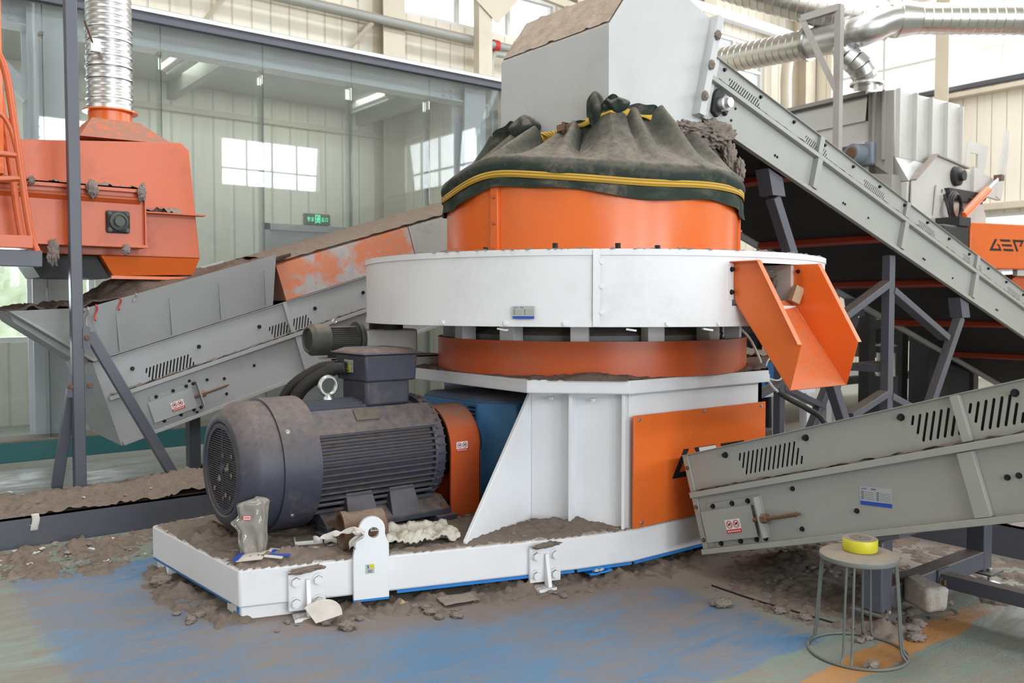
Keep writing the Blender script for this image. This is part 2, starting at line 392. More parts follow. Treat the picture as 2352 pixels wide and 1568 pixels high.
def struct(name, mb, mat, parent=None, **kw):
    o = obj(name, mb, mat, parent, **kw); o['kind'] = 'structure'; return o
def bolts(parent, pts, d, r=0.012, h=0.012, mat='bolt', name='bolt'):
    first = None
    for p in pts:
        if first is None:
            first = obj(name, MB().hexbolt(p, d, r, h), mat, parent); p0 = Vector(p)
        else:
            c = first.copy(); COL.objects.link(c); c.parent = parent; c.location = Vector(p)-p0
def copy_tree(root, delta, label=None, rotz=None):
    r = root.copy(); COL.objects.link(r); r.location = root.location+Vector(delta)
    if label: r['label'] = label
    if rotz is not None: r.rotation_euler.z = rotz
    for ch in root.children:
        c = ch.copy(); COL.objects.link(c); c.parent = r
        for g in ch.children:
            d = g.copy(); COL.objects.link(d); d.parent = c
    return r
def catmull(pts, n=8):
    P = [Vector(p) for p in pts]; P = [2*P[0]-P[1]]+P+[2*P[-1]-P[-2]]; out = []
    for i in range(1, len(P)-2):
        for k in range(n):
            t = k/n; a, b, c, d = P[i-1:i+3]
            out.append(0.5*((2*b)+(c-a)*t+(2*a-5*b+4*c-d)*t*t+(3*b-a-3*c+d)*t**3))
    return out+[P[-2]]
def circle(cx, cy, r, n=24): return [(cx+r*math.cos(2*PI*k/n), cy+r*math.sin(2*PI*k/n)) for k in range(n)]
def slot(cx, cy, l, w, ang, n=4):
    """rounded slot outline"""
    pts = []; ca, sa = math.cos(ang), math.sin(ang)
    for e, st in ((1, -PI/2), (-1, PI/2)):
        for k in range(n+1):
            t = st+PI*k/n; x = e*(l/2-w/2)+math.cos(t)*w/2; y = math.sin(t)*w/2
            pts.append((cx+x*ca-y*sa, cy+x*sa+y*ca))
    return pts
# lettering: the three slanted letters of the maker's mark, in a box 3 wide and 1 high
MARK = [[(0,0),(1.14,0),(0.90,0.57),(0.66,0.57),(0.72,0.46),(0.79,0.46),(0.90,0.2),(0.30,0.2),(0.70,1),(0.48,1)],
        [(1.02,0.8),(1.95,0.8),(1.87,1),(0.92,1)], [(1.18,0.4),(2.10,0.4),(2.02,0.59),(1.09,0.59)], [(1.34,0),(2.26,0),(2.17,0.2),(1.25,0.2)],
        [(2.50,0),(2.69,0),(2.35,0.8),(2.93,0.8),(2.75,0.42),(2.93,0.42),(3.2,1),(2.08,1)]]
def mark(mb, o, u, v, s, t=0.0015, k=1.28):
    u, v = Vector(u).normalized(), Vector(v).normalized()
    for poly in MARK: mb.flat([(p[0]*s*k, p[1]*s) for p in poly], [], o, u, v, t)
    return mb
def nameplate(parent, o, u, v, w, h):
    """silver plate with blue foot strip and printed lines"""
    u, v = Vector(u).normalized(), Vector(v).normalized(); n = u.cross(v); o = Vector(o)
    R = lambda a, b, c, d: [(a*w, b*h), (c*w, b*h), (c*w, d*h), (a*w, d*h)]
    p = obj('nameplate', MB().flat(R(0,0,1,1), [], o, u, v, 0.002), 'stick_silver', parent)
    k = MB().flat(R(0.01,0.01,0.99,0.22), [], o+n*0.002, u, v, 0.0008)
    mark(k, o+n*0.002+u*w*0.04+v*h*0.83, u, v, h*0.085, 0.0008)
    for i in range(4): k.flat(R(0.36+i*0.04,0.84,0.385+i*0.04,0.92), [], o+n*0.002, u, v, 0.0008)
    obj('blue_print', k, 'stick_blue', p)
    k = MB()
    for j in range(5):
        y = 0.32+j*0.095
        for x0, x1 in ((0.04,0.13),(0.15,0.45),(0.52,0.6),(0.64,0.96)): k.flat(R(x0,y,x1,y+(0.035 if x1-x0<0.12 else 0.012)), [], o+n*0.002, u, v, 0.0006)
    obj('printed_lines', k, 'ink', p)
    return p
def warning(parent, o, u, v, s):
    """white sticker with two red prohibition rings over a red strip"""
    u, v = Vector(u).normalized(), Vector(v).normalized(); n = u.cross(v); o = Vector(o)
    p = obj('warning_sticker', MB().flat([(0,0),(s,0),(s,0.72*s),(0,0.72*s)], [], o, u, v, 0.0012), 'stick_white', parent)
    k = MB().flat([(0,0),(s,0),(s,0.2*s),(0,0.2*s)], [], o+n*0.0012, u, v, 0.0006)
    for cx in (0.27, 0.73):
        k.flat(circle(cx*s, 0.46*s, 0.2*s), [circle(cx*s, 0.46*s, 0.16*s)], o+n*0.0012, u, v, 0.0006)
        k.flat(slot(cx*s, 0.46*s, 0.34*s, 0.035*s, -PI/4), [], o+n*0.0012, u, v, 0.0008)
    obj('red_print', k, 'red', p)
    k = MB()
    for cx in (0.27, 0.73):
        k.flat(slot(cx*s-0.02*s, 0.46*s, 0.2*s, 0.07*s, 0.5), [], o+n*0.0012, u, v, 0.0005)
        k.flat(circle(cx*s+0.05*s, 0.50*s, 0.05*s, 10), [], o+n*0.0012, u, v, 0.0005)
    obj('black_print', k, 'ink', p)
    k = MB()
    for i in range(7): k.flat([((0.08+i*0.125)*s,0.06*s),((0.15+i*0.125)*s,0.06*s),((0.15+i*0.125)*s,0.14*s),((0.08+i*0.125)*s,0.14*s)], [], o+n*0.0018, u, v, 0.0004)
    obj('white_print', k, 'stick_white', p)
    return p
# ================================================================== the hall
struct('floor', MB().box(HA0, HA1, HB0, HB1+0.0, -0.2, 0.0), floor_material(), smooth=5)
def rect(a0, a1, z0, z1): return [(a0,z0),(a1,z0),(a1,z1),(a0,z1)]
BACK_WIN = [(-8.5,-4.8,6.5,8.3), (-3.6,0.2,6.5,8.3), (1.2,3.4,6.5,8.3), (4.2,6.9,6.5,8.3), (7.75,11.2,6.5,8.6), (12.0,15.0,6.3,8.0), (15.6,17.75,6.25,7.75)]
LOW_WIN = [(1.55,2.85,1.08,2.25), (-0.6,0.9,1.08,2.25)]
DOOR = (5.32,6.72,0.0,2.82)
struct('wall_back', MB().flat(rect(HA0,HA1,0,HZ), [rect(*w) for w in BACK_WIN+LOW_WIN], (0,HB1,0), (1,0,0), (0,0,1), -0.2), 'sheet_x')
R_WIN = [(-12.6,-7.2,6.3,8.4), (-6.0,-1.2,6.3,8.4), (0.2,4.6,6.3,8.4), (5.6,12.15,6.3,8.4)]
R_LOW = [(2.6,8.75,1.1,3.5), (-6,-1,1.1,3.5)]
struct('wall_right', MB().flat(rect(HB0,HB1,0,HZ), [rect(*w) for w in R_WIN+R_LOW], (HA1,0,0), (0,1,0), (0,0,1), 0.2), 'sheet_y')
NEAR_WIN = [(a0,a1,6.2,8.1) for a0,a1 in NEAR_BAYS]+[(a0,a1,1.15,3.45) for a0,a1 in NEAR_LOW_FILL]  # the low row is made up to let the frontal fill in
struct('wall_near', MB().flat(rect(HA0,HA1,0,HZ), [rect(*w) for w in NEAR_WIN], (0,HB0,0), (1,0,0), (0,0,1), 0.2), 'sheet_x')
struct('wall_left', MB().flat(rect(HB0,HB1,0,HZ), [rect(-5,9,6,8)], (HA0,0,0), (0,1,0), (0,0,1), -0.2), 'sheet_y')
struct('ceiling', MB().box(HA0,HA1,HB0,HB1,HZ,HZ+0.1), 'cream')
wn = 0
def window(plane, at, w, nu, nv, depth=0.08, fw=0.07):
    """frame, glazing bars and panes set in a wall opening"""
    global wn; wn += 1
    u0, u1, z0, z1 = w
    f = MB(); g = MB()
    def b(p0, p1, q0, q1, d0=-depth/2, d1=depth/2, m=f):
        m.box(p0, p1, at+d0, at+d1, q0, q1) if plane == 'y' else m.box(at+d0, at+d1, p0, p1, q0, q1)
    b(u0,u1,z0,z0+fw); b(u0,u1,z1-fw,z1); b(u0,u0+fw,z0+fw,z1-fw); b(u1-fw,u1,z0+fw,z1-fw)
    for k in range(1, nu): x = u0+(u1-u0)*k/nu; b(x-fw/2, x+fw/2, z0+fw, z1-fw)
    for z in nv: b(u0+fw, u1-fw, z-fw/2, z+fw/2, -depth/2-0.004, depth/2+0.004)
    o = struct(f'window_{wn}', f, 'upvc')
    b(u0+fw/2,u1-fw/2,z0+fw/2,z1-fw/2,-0.004,0.004,g); obj('pane', g, 'pane', o)
for w in BACK_WIN: window('y', HB1+0.1, w, max(2, round((w[1]-w[0])/1.1)), [w[2]+0.85])
window('y', HB1+0.1, LOW_WIN[0], 2, []); window('y', HB1+0.1, LOW_WIN[1], 2, [])
for w in R_WIN: window('x', HA1+0.1, w, max(2, round((w[1]-w[0])/1.3)), [w[2]+0.72])
for w in R_LOW: window('x', HA1+0.1, w, max(2, round((w[1]-w[0])/1.5)), [w[2]+1.2])
for w in NEAR_WIN: window('y', HB0-0.1, w, max(2, round((w[1]-w[0])/1.1)), [w[2]+0.7])
# wall rails, posts and downpipe
t = 0
for a0, a1, z0, z1, d in ((HA0,HA1,6.22,6.34,0.16), (HA0,HA1,8.62,8.8,0.18)):
    t += 1; struct(f'trim_{t}', MB().box(a0,a1-0.01,HB1-d,HB1,z0,z1), 'cream', bevel=0.01)
for b0, b1, z0, z1, d, m in ((HB0,HB1-0.2,6.02,6.12,0.25,'cream'), (HB0,HB1-0.2,6.2,6.3,0.12,'frame'), (HB0,HB1-0.2,3.56,3.7,0.22,'cream'), (HB0,HB1-0.2,8.5,8.66,0.2,'cream')):
    t += 1; struct(f'trim_{t}', MB().box(HA1-d,HA1,b0,b1,z0,z1), m, bevel=0.01)
t += 1; struct(f'trim_{t}', MB().bar((12.4,HB1-0.3,8.02),(HA1-0.3,HB1-0.3,8.02),0.16,0.2), 'white_clean')
for a in (-5.2, 7.36, 11.6, 15.3, 19.12):
    m = MB().box(a-0.2,a+0.2,HB1-0.36,HB1-0.34,0,HZ).box(a-0.2,a+0.2,HB1-0.02,HB1,0,HZ).box(a-0.012,a+0.012,HB1-0.34,HB1-0.02,0,HZ)
    struct('column', m, 'cream')
for b in (9.3, 5.1):
    struct('column', MB().box(HA1-0.34,HA1-0.32,b-0.15,b+0.15,0,HZ).box(HA1-0.32,HA1,b-0.01,b+0.01,0,HZ), 'cream')
pipe = thing('downpipe', 'cream rainwater downpipe with offset bend by the hall corner', 'pipe', (18.2,12.55,0))
obj('pipe', MB().tube(catmull([(18.2,12.6,0),(18.2,12.6,5.6),(18.2,12.6,7.2),(18.35,12.5,7.7),(18.5,12.45,8.1),(18.5,12.45,8.5)],6),0.13,14), 'cream', pipe)
obj('hopper_head', MB().lathe([(0.13,0),(0.27,0.12),(0.27,0.4),(0.0,0.4)],(18.5,12.45,8.5),n=16), 'cream', pipe)
# eaves brace with its gusset plate, in front of the back-wall windows
br = thing('roof_brace', 'cream steel roof brace with gusset plate before the high windows', 'brace', (9.0,12.3,6.2))
obj('chord', MB().bar((6.9,12.25,7.42),(13.2,12.25,6.92),0.1,0.14), 'cream', br)
obj('gusset_plate', MB().flat([(8.35,7.5),(9.75,7.5),(9.75,7.05),(9.45,6.7),(9.2,6.42),(8.7,6.75),(8.4,7.05)],[],(0,12.18,0),(1,0,0),(0,0,1),0.012), 'cream', br)
obj('post', MB().box(8.82,9.1,12.2,12.36,4.75,6.9), 'cream', br)
for q in ((9.7,12.2,7.7,8.8,12.2,7.2),(8.5,12.2,7.2,7.6,12.2,8.2)):
    obj('diagonal', MB().tube([q[:3],q[3:]],0.06,12), 'cream', br)
# water pipe along the wall
wp = thing('water_pipe', 'long grey wall pipe with red clamps above the glass partition', 'pipe', (3,12.5,6.06))
obj('pipe_run', MB().tube([(-4,12.42,6.13),(12,12.42,6.13)],0.07,14), 'grey', wp)
obj('drop_leg', MB().tube(catmull([(9.75,12.45,6.02),(9.4,12.3,5.95),(9.15,12.3,5.8),(9.15,12.3,4.7)],5),0.055,12), 'grey', wp)
for a in (9.35, 9.85): obj('clamp', MB().lathe([(0.075,-0.05),(0.105,-0.05),(0.105,0.05),(0.075,0.05)],(a,12.45,6.13),(1,0,0),18), 'red', wp)
for a in (1.5, 4.6, 6.9, 10.6): obj('bracket', MB().bar((a,12.45,6.05),(a-0.25,12.83,5.65),0.05).bar((a,12.45,6.04),(a,12.87,6.04),0.05), 'cream', wp)

# ------------------------------------------------------------------ glass-fronted room along the back wall
GB, GA0, GA1 = 9.9, -2.4, 7.56
struct('baseboard_partition', MB().box(GA0-3,GA1+0.1,GB-0.05,GB+0.35,0,0.2), 'teal', bevel=0.006)
struct('trim_ledge', MB().box(GA0-3,GA1+0.1,GB-0.05,GB+0.35,0.2,0.215), 'dirt_tan')
hd = struct('trim_partition_head', MB().box(GA0-3,GA1,GB-0.06,GB+0.06,4.60,4.69), 'frame', bevel=0.004)
struct('trim_partition_cap', MB().box(GA0-3,GA1,GB-0.09,GB+0.1,4.69,4.73), 'white_clean')
edges = [GA0-2.3, GA0-1.15, GA0, -1.22, -0.05, 0.6, 1.74, 2.89, 4.04, 5.19, 6.34, 7.5]
wall = bpy.data.objects.new('wall_partition', None); COL.objects.link(wall); wall['kind'] = 'structure'; wall.location = (2.5,GB,0.215)
for a0, a1 in zip(edges, edges[1:]):
    obj('glass_pane', MB().box(a0+0.004,a1-0.004,GB-0.006,GB+0.006,0.215,4.6), 'glass', wall)
for a in edges[1:]:
    f = obj('glass_fin', MB().box(a-0.007,a+0.007,GB+0.012,GB+0.17,0.215,4.29), 'fin', wall)
    obj('patch_fitting', MB().box(a-0.02,a+0.02,GB+0.01,GB+0.12,4.29,4.32), 'wood', f)
struct('wall_partition_end', MB().box(GA1,GA1+0.1,GB-0.06,HB1,0,4.72), 'sheet_y')
struct('ceiling_partition', MB().box(GA0-3,GA1,GB+0.1,HB1,4.72,4.8), 'ceil')
struct('trim_rail', MB().box(GA0-3,GA1,HB1-0.06,HB1,4.33,4.41), 'cream')
bm_ = struct('beam', MB().box(GA0-3,GA1,10.36,10.38,4.46,4.72).box(GA0-3,GA1,10.24,10.5,4.44,4.46), 'white_clean')
for a, zt in ((1.83, 5.6), (7.3, 4.70)):
    struct('column', MB().box(a-0.18,a+0.18,10.19,10.21,0.2,zt).box(a-0.18,a+0.18,10.51,10.53,0.2,zt).box(a-0.012,a+0.012,10.21,10.51,0.2,zt), 'white_clean')
    bolts(bm_, [(a+s*dx,10.345,z) for s in (-1,1) for dx in (0.3,0.42) for z in (4.52,4.60,4.68)], (0,-1,0), 0.022, 0.015, 'white_clean')
struct('beam', MB().bar((1.7,10.4,3.75),(1.0,10.4,4.45),0.12,0.16), 'white_clean')
for a in (3.9, 6.9):
    struct('beam', MB().box(a-0.06,a+0.06,10.5,12.9,4.5,4.72), 'grey')
for a0, y, g in ((3.55,11.3,0),(6.55,11.9,1)):
    l = thing('tube_light', ('white fluorescent tube light under the ceiling, nearer to the metal duct' if not g else 'short white tube light under the ceiling beyond the middle glass fin'), 'light', (a0,y,4.6), 'tube lights in the glass room')
    obj('housing', MB().box(a0-0.08,a0+0.08,y-0.6,y+0.6,4.62,4.72), 'stick_white', l, bevel=0.01)
    obj('tube', MB().cyl((a0,y-0.58,4.6),(a0,y+0.58,4.6),0.02,10), 'stick_white', l)
# grey door and the lit exit sign
d = struct('door_1', MB().box(DOOR[0],DOOR[1],HB1-0.05,HB1,0.02,DOOR[3]-0.1), 'grey_dark')
fr = obj('frame', MB().box(DOOR[0]-0.1,DOOR[0],HB1-0.09,HB1,0,DOOR[3]).box(DOOR[1],DOOR[1]+0.1,HB1-0.09,HB1,0,DOOR[3]).box(DOOR[0]-0.1,DOOR[1]+0.1,HB1-0.09,HB1,DOOR[3]-0.1,DOOR[3]), 'grey_dark', d); fr['kind'] = 'structure'
obj('handle', MB().cyl((6.5,12.82,1.05),(6.5,12.7,1.05),0.015,10).cyl((6.5,12.7,1.05),(6.35,12.7,1.05),0.013,10), 'zinc', d)
ex = thing('exit_sign', 'green lit exit sign with running figure above the grey door', 'sign', (6.08,12.85,2.93))
S0, S1, SZ0, SZ1 = 5.90, 6.33, 2.84, 3.01
obj('case', MB().box(S0,S1,12.83,12.9,SZ0,SZ1), 'exit_dark', ex, bevel=0.004)
k = MB(); X = (1,0,0); Zv = (0,0,1)
def ebox(x0,z0,x1,z1): k.box(S0+x0*(S1-S0),S0+x1*(S1-S0),12.824,12.831,SZ0+z0*(SZ1-SZ0),SZ0+z1*(SZ1-SZ0))
for q in ((.40,.12,.43,.9),(.57,.12,.60,.9),(.43,.82,.57,.9)): ebox(*q)                              # doorway
E0 = (S0,12.831,SZ0); W_, H_ = S1-S0, SZ1-SZ0
def epoly(pts): k.flat([(p[0]*W_, p[1]*H_) for p in pts], [], E0, X, Zv, 0.008)
k.flat(circle(.515*W_,.72*H_,.028*W_,12), [], E0, X, Zv, 0.008)
epoly([(.47,.62),(.53,.64),(.545,.4),(.5,.38)]); epoly([(.5,.4),(.53,.42),(.56,.2),(.535,.18)]); epoly([(.5,.42),(.47,.36),(.45,.16),(.475,.16),(.5,.3)]); epoly([(.53,.6),(.565,.48),(.58,.5),(.545,.63)]); epoly([(.475,.6),(.445,.46),(.46,.44),(.495,.57)])
# the four characters (anquan chukou), two on each side of the figure
def strokes(x, qs):
    for q in qs: ebox(x+q[0]*.11, .3+q[1]*.4, x+q[2]*.11, .3+q[3]*.4)
strokes(.09, ((.45,.9,.55,1),(.05,.74,.95,.84),(.05,.6,.15,.8),(.85,.6,.95,.8),(0,.42,1,.52),(.35,.1,.45,.7),(.6,.2,.7,.5),(.1,0,.9,.08)))
strokes(.24, ((.45,.85,.55,1),(.2,.72,.8,.8),(.0,.6,.2,.7),(.8,.6,1,.7),(.15,.45,.85,.53),(.15,.24,.85,.32),(0,0,1,.09),(.45,.05,.55,.55)))
strokes(.65, ((.45,0,.55,1),(.15,.55,.24,.9),(.76,.55,.85,.9),(.15,.5,.85,.58),(.02,.05,.11,.42),(.89,.05,.98,.42),(.02,0,.98,.09)))
strokes(.80, ((.1,.08,.2,.9),(.8,.08,.9,.9),(.1,.82,.9,.92),(.1,.08,.9,.18)))
obj('pictogram', k, 'exit_lit', ex)
tag(obj('garden_hedge', MB().grid(lambda i,j: (-6+16*i, 16+0.5*noise.noise(Vector((i*40,j*9,1)))+0.3*noise.noise(Vector((i*90,j*30,2))), -0.5+2.9*j+0.2*noise.noise(Vector((i*50,0,3)))), 120, 24), 'hedge'), 'pale green hedge outside the low window behind the glass room', 'hedge', kind='stuff')
tag(obj('teal_crate', MB().box(0.72,1.38,10.75,11.2,0.0,0.40), 'teal', bevel=0.01), 'teal crate on the floor behind the glass by the white column', 'crate')
# ================================================================== the grinding machine in the middle
C0 = (4.28, 4.57)
CX_, CY_ = C0
def hex_pts(r, n, ph=0): return [(CX_+r*math.cos(ph+2*PI*k/n), CY_+r*math.sin(ph+2*PI*k/n)) for k in range(n)]
# ---- welded base frame
base = thing('skid_platform', 'long white welded skid platform under the motor, caked with dust on top', 'platform', (3.3, 4.57, 0))
BP = [(1.555,4.185),(3.29,3.625),(3.66,3.535),(5.1,3.535),(5.46,3.9),(5.46,5.3),(5.1,5.64),(3.3,5.64),(1.47,5.36)]
obj('bed', MB().prism(BP, 0.066, 0.26), 'white', base, bevel=0.012)
lo = MB()
for p, q in zip([(2.30,3.944)]+BP[1:4], BP[1:4]):
    d = (Vector((*q,0))-Vector((*p,0))).normalized()
    lo.bar(Vector((*p,0.061))+d*0.01, Vector((*q,0.061))-d*0.01, 0.012, 0.012)
obj('bare_end_edge', MB().bar((1.553,4.3,0.064),(1.475,5.35,0.064),0.006,0.006), 'bluepaint', base)
obj('bare_lower_edge', lo, 'bluepaint', base)['label'] = 'blue unpainted lower edge of the white base'
for pl in ([(1.57,4.20),(1.93,4.085),(1.96,4.35),(1.57,4.4)], [(1.49,5.14),(1.66,5.14),(1.66,5.34),(1.49,5.34)], [(4.9,3.6),(5.3,3.6),(5.3,3.9),(4.9,3.9)], [(4.9,5.3),(5.3,5.3),(5.3,5.55),(4.9,5.55)]):
    obj('foot', MB().prism(pl, 0, 0.066), 'white', base, bevel=0.006)
obj('paint_patch', MB().box(1.5655,1.5698,4.225,4.25,0.003,0.06), 'bluepaint', base)
fd = Vector((3.29-1.555, 3.625-4.185, 0)).normalized(); fo = Vector((fd.y, -fd.x, 0))    # along and out of the slanted front edge
def front(s, out, z): return Vector((1.555,4.185,0))+fd*s+fo*out+Vector((0,0,z))
# lifting lug with a hole
lug = obj('lifting_lug', MB().flat([(0,-0.03),(0.185,-0.03),(0.185,0.25),(0.165,0.305)]+[(0.0975+0.0685*math.cos(t*PI/10), 0.33+0.0685*math.sin(t*PI/10)) for t in range(0,11)]+[(0.012,0.27),(0,0.2)], [circle(0.105,0.315,0.028,20)], front(0.56,0.035,0.08), fd, (0,0,1), -0.03), 'white_clean', base, bevel=0.003)
obj('blue_edge', MB().bar(front(0.56,0.02,0.047), front(0.745,0.02,0.047), 0.03, 0.012), 'bluepaint', lug)
def base_sticker(par, o):
    u, v, n = fd, Vector((0,0,1)), fo
    s = obj('lifting_sticker', MB().flat(rect(0,0.045,0,0.048), [], o, u, v, 0.0012), 'stick_silver', par)
    obj('yellow_field', MB().flat(rect(0.023,0.045,0.025,0.048), [], o+n*0.0012, u, v, 0.0005), 'stick_yellow', s)
    k = MB().flat([(0.009,0.043),(0.015,0.043),(0.015,0.036),(0.017,0.031),(0.013,0.026),(0.009,0.03),(0.012,0.034)], [], o+n*0.0012, u, v, 0.0005)
    for j in range(3): k.flat(rect(0.011,0.034,0.006+j*0.005,0.008+j*0.005), [], o+n*0.0012, u, v, 0.0005)
    k.flat([(0.029,0.032),(0.039,0.032),(0.034,0.041)], [[(0.0305,0.0328),(0.0375,0.0328),(0.034,0.0393)]], o+n*0.0017, u, v, 0.0004)
    obj('print', k, 'ink', s)
base_sticker(lug, front(0.622,0.0355,0.185))
# bolted anchor brackets
def anchor(s, w=0.185, h=0.20, z0=0.03):
    p = obj('anchor_bracket', MB().flat(rect(0,w,0,h), [], front(s,0.028,z0), fd, (0,0,1), -0.028), 'white', base, bevel=0.004)
    obj('rib', MB().hexa([front(s+w*0.46,0.028,0.0), front(s+w*0.58,0.028,0.0), front(s+w*0.58,0.10,0.0), front(s+w*0.46,0.10,0.0)],
                         [front(s+w*0.46,0.028,z0+h*0.8), front(s+w*0.58,0.028,z0+h*0.8), front(s+w*0.58,0.04,z0+h*0.8), front(s+w*0.46,0.04,z0+h*0.8)]), 'white_clean', p, bevel=0.003)
    bolts(p, [front(s+w*x,0.028,z0+h*z) for x in (0.2,0.8) for z in (0.22,0.76)], fo, 0.023, 0.02, 'white')
    fp = obj('floor_plate', MB().flat([(0.05,0),(0.05+w*0.6,0.0),(0.05+w*0.6,0.10),(0.05,0.12)], [], front(s-0.03,0.0,0.002)+fo*0.0, fd, fo, -0.016), 'white', p)
    obj('dust_cap', MB().blob(front(s+w*0.5,0.03,z0+h+0.006), 0.05, 0.5, 2.5, 3, (1.75,0.45,0.3), s), 'dirt', p)
anchor(0.235); anchor(1.535)
# ---- pedestal: octagonal table, body, gusset, cover panel
ped = thing('machine_pedestal', 'white octagonal steel pedestal carrying the round grinder, orange panel on its side', 'pedestal', (4.28,4.57,0.26))
a0, a1, b0, b1, c = 3.19, 5.35, 3.52, 5.64, 0.42
OCT = [(a0,b0+c),(a0+c,b0),(a1-c,b0),(a1,b0+c),(a1,b1-c),(a1-c,b1),(a0+c,b1),(a0,b1-c)]
obj('table_top', MB().prism(OCT, 1.055, 1.135), 'white', ped, bevel=0.004)
obj('rim_strip', MB().prism([(p[0]+(-0.004 if p[0]<4.3 else 0.004), p[1]+(-0.004 if p[1]<4.5 else 0.004)) for p in OCT], 1.062, 1.108), 'white_clean', ped)
bd = MB()
bd.prism([(3.355,4.10),(3.66,3.60),(3.70,3.62),(3.40,4.12)], 0.26, 1.055)          # chamfer wall
bd.prism([(3.66,3.575),(4.93,3.575),(4.93,3.62),(3.66,3.62)], 0.26, 1.055)         # side wall
bd.prism([(4.89,3.575),(4.93,3.575),(4.93,5.55),(4.89,5.55)], 0.26, 1.055)
bd.prism([(3.66,5.52),(4.93,5.52),(4.93,5.56),(3.66,5.56)], 0.26, 1.055)
obj('body', bd, 'white_clean', ped)
cdir = Vector((3.66-3.355, 3.60-4.10, 0)).normalized(); cout = Vector((cdir.y, -cdir.x, 0))
if cout.x > 0: cout = -cout
for sft, w, out in ((0.265,0.02,0.10),(0.575,0.02,0.06)):
    p = Vector((3.355,4.10,0))+cdir*sft
    q = (p, p+cdir*w, p+cdir*w+cout*out, p+cout*out)
    obj('stiffener', MB().hexa([x+Vector((0,0,0.26)) for x in q], [x+Vector((0,0,1.055)) for x in q]), 'white_clean', ped, bevel=0.002)
g0 = Vector((3.355,4.10,0)); g1 = Vector((2.70,3.862,0)); gd = (g1-g0).normalized(); gl = (g1-g0).length
obj('gusset', MB().flat([(0,0),(gl,0),(gl,0.02),(0.06,0.72),(0,0.79)], [], (g0.x,g0.y,0.26), gd, (0,0,1), 0.022), 'white_clean', ped, bevel=0.003)
bolts(ped, [Vector((3.355,4.10,1.02))+cdir*s+cout*0.05 for s in (0.14,0.40)], (0,0,-1), 0.015, 0.014, 'white_clean')
cov = obj('cover_panel', MB().flat(rect(0,1.255,0.265,0.925), [], (3.655,3.527,0), (1,0,0), (0,0,1), -0.012), 'orange', ped, bevel=0.002)
cov['label'] = 'orange sheet cover, its slanted cut-out maker mark coloured dark'
bolts(cov, [(3.70,3.5265,0.90),(4.28,3.5265,0.91),(4.86,3.5265,0.90),(3.72,3.5265,0.29),(4.28,3.5265,0.29)], (0,-1,0), 0.009, 0.006, 'zinc')
obj('mark', mark(MB(), (3.985,3.5268,0.518), (1,0,0), (0,0,1), 0.17), 'ink', cov)  # black colour stands for the shade inside the cut-out letters
obj('cutout_white', MB().flat([(0.252,0.1385),(0.418,0.1385),(0.403,0.1665),(0.242,0.1665)], [], (3.985,3.5250,0.518), (1,0,0), (0,0,1), 0.0012), 'stick_white', cov)  # white patch stands for the pedestal glimpsed through the cut-out
# ---- lower orange drum
low = thing('lower_drum', 'low orange drum between the white ring and the octagonal table', 'drum', (CX_,CY_,1.136))
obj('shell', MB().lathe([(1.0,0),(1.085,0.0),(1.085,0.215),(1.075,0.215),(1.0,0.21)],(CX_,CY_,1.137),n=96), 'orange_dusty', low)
obj('core', MB().lathe([(0.0,0.0),(0.86,0.0),(0.93,0.24),(0.80,0.31),(0.0,0.31)],(CX_,CY_,1.14),n=48), 'grey_dark', low)
for k in range(14):
    t = math.radians(-8+k*360/14); d = Vector((math.cos(t),math.sin(t),0)); s = Vector((-d.y,d.x,0)); p = Vector((CX_,CY_,0))+d*1.0
    obj('post', MB().hexa([p+x*d+y*s+Vector((0,0,1.30)) for x,y in ((-.05,-.055),(.05,-.055),(.05,.055),(-.05,.055))], [p+x*d+y*s+Vector((0,0,1.452)) for x,y in ((-.05,-.055),(.05,-.055),(.05,.055),(-.05,.055))]), 'white', low, bevel=0.003)
# ---- wide white ring housing with the discharge opening
RR, RZ0, RZ1 = 1.578, 1.452, 1.868
ring = thing('ring_housing', 'wide white round grinder housing with a nameplate and open discharge', 'housing', (CX_,CY_,RZ0))
OA, OB = math.radians(-103.6), math.radians(-82.4)      # the opening
OZ0, OZ1 = 1.565, 1.805
def arc(m, r0, r1, z0, z1, t0, t1, n):
    m.lathe([(r0,z0),(r1,z0),(r1,z1),(r0,z1),(r0,z0)], (CX_,CY_,0), n=n, a0=t0, a1=t1, ref=(1,0,0)); return m
w = MB()
arc(w, RR-0.012, RR, RZ0, RZ1, OB, OA+2*PI, 120)
arc(w, RR-0.012, RR, OZ1, RZ1, OA, OB, 10); arc(w, RR-0.012, RR, RZ0, OZ0, OA, OB, 10)
obj('wall', w, 'white', ring)
obj('top_plate', MB().lathe([(0.6,RZ1-0.02),(RR-0.003,RZ1-0.02),(RR-0.003,RZ1+0.002),(0.6,RZ1+0.002),(0.6,RZ1-0.02)],(CX_,CY_,0),n=120), 'white', ring)
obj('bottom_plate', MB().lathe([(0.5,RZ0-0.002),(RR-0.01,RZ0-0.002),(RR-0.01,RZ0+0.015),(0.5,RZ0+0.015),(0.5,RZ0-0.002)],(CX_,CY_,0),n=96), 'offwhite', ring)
l = MB(); arc(l, RR, RR+0.007, RZ1-0.032, RZ1, 0, 2*PI, 120); obj('top_lip', l, 'white', ring)
l = MB(); arc(l, RR, RR+0.006, RZ0, RZ0+0.033, 0, 2*PI, 120); obj('bottom_lip', l, 'white', ring)
t0, t1 = math.radians(-132.6), math.radians(-131.2)
l = MB(); arc(l, RR, RR+0.012, RZ0+0.002, RZ1-0.004, t0, t1, 3)
j = obj('joint_flange', l, 'white_clean', ring)
def rp(deg, r, z): t = math.radians(deg); return Vector((CX_+r*math.cos(t), CY_+r*math.sin(t), z))
for z in (1.53,1.67,1.80): obj('bolt', MB().hexbolt(rp(-131.0,RR,z), rp(-131.0,1,0)-rp(-131.0,0,0), 0.012, 0.012), 'white_clean', ring)
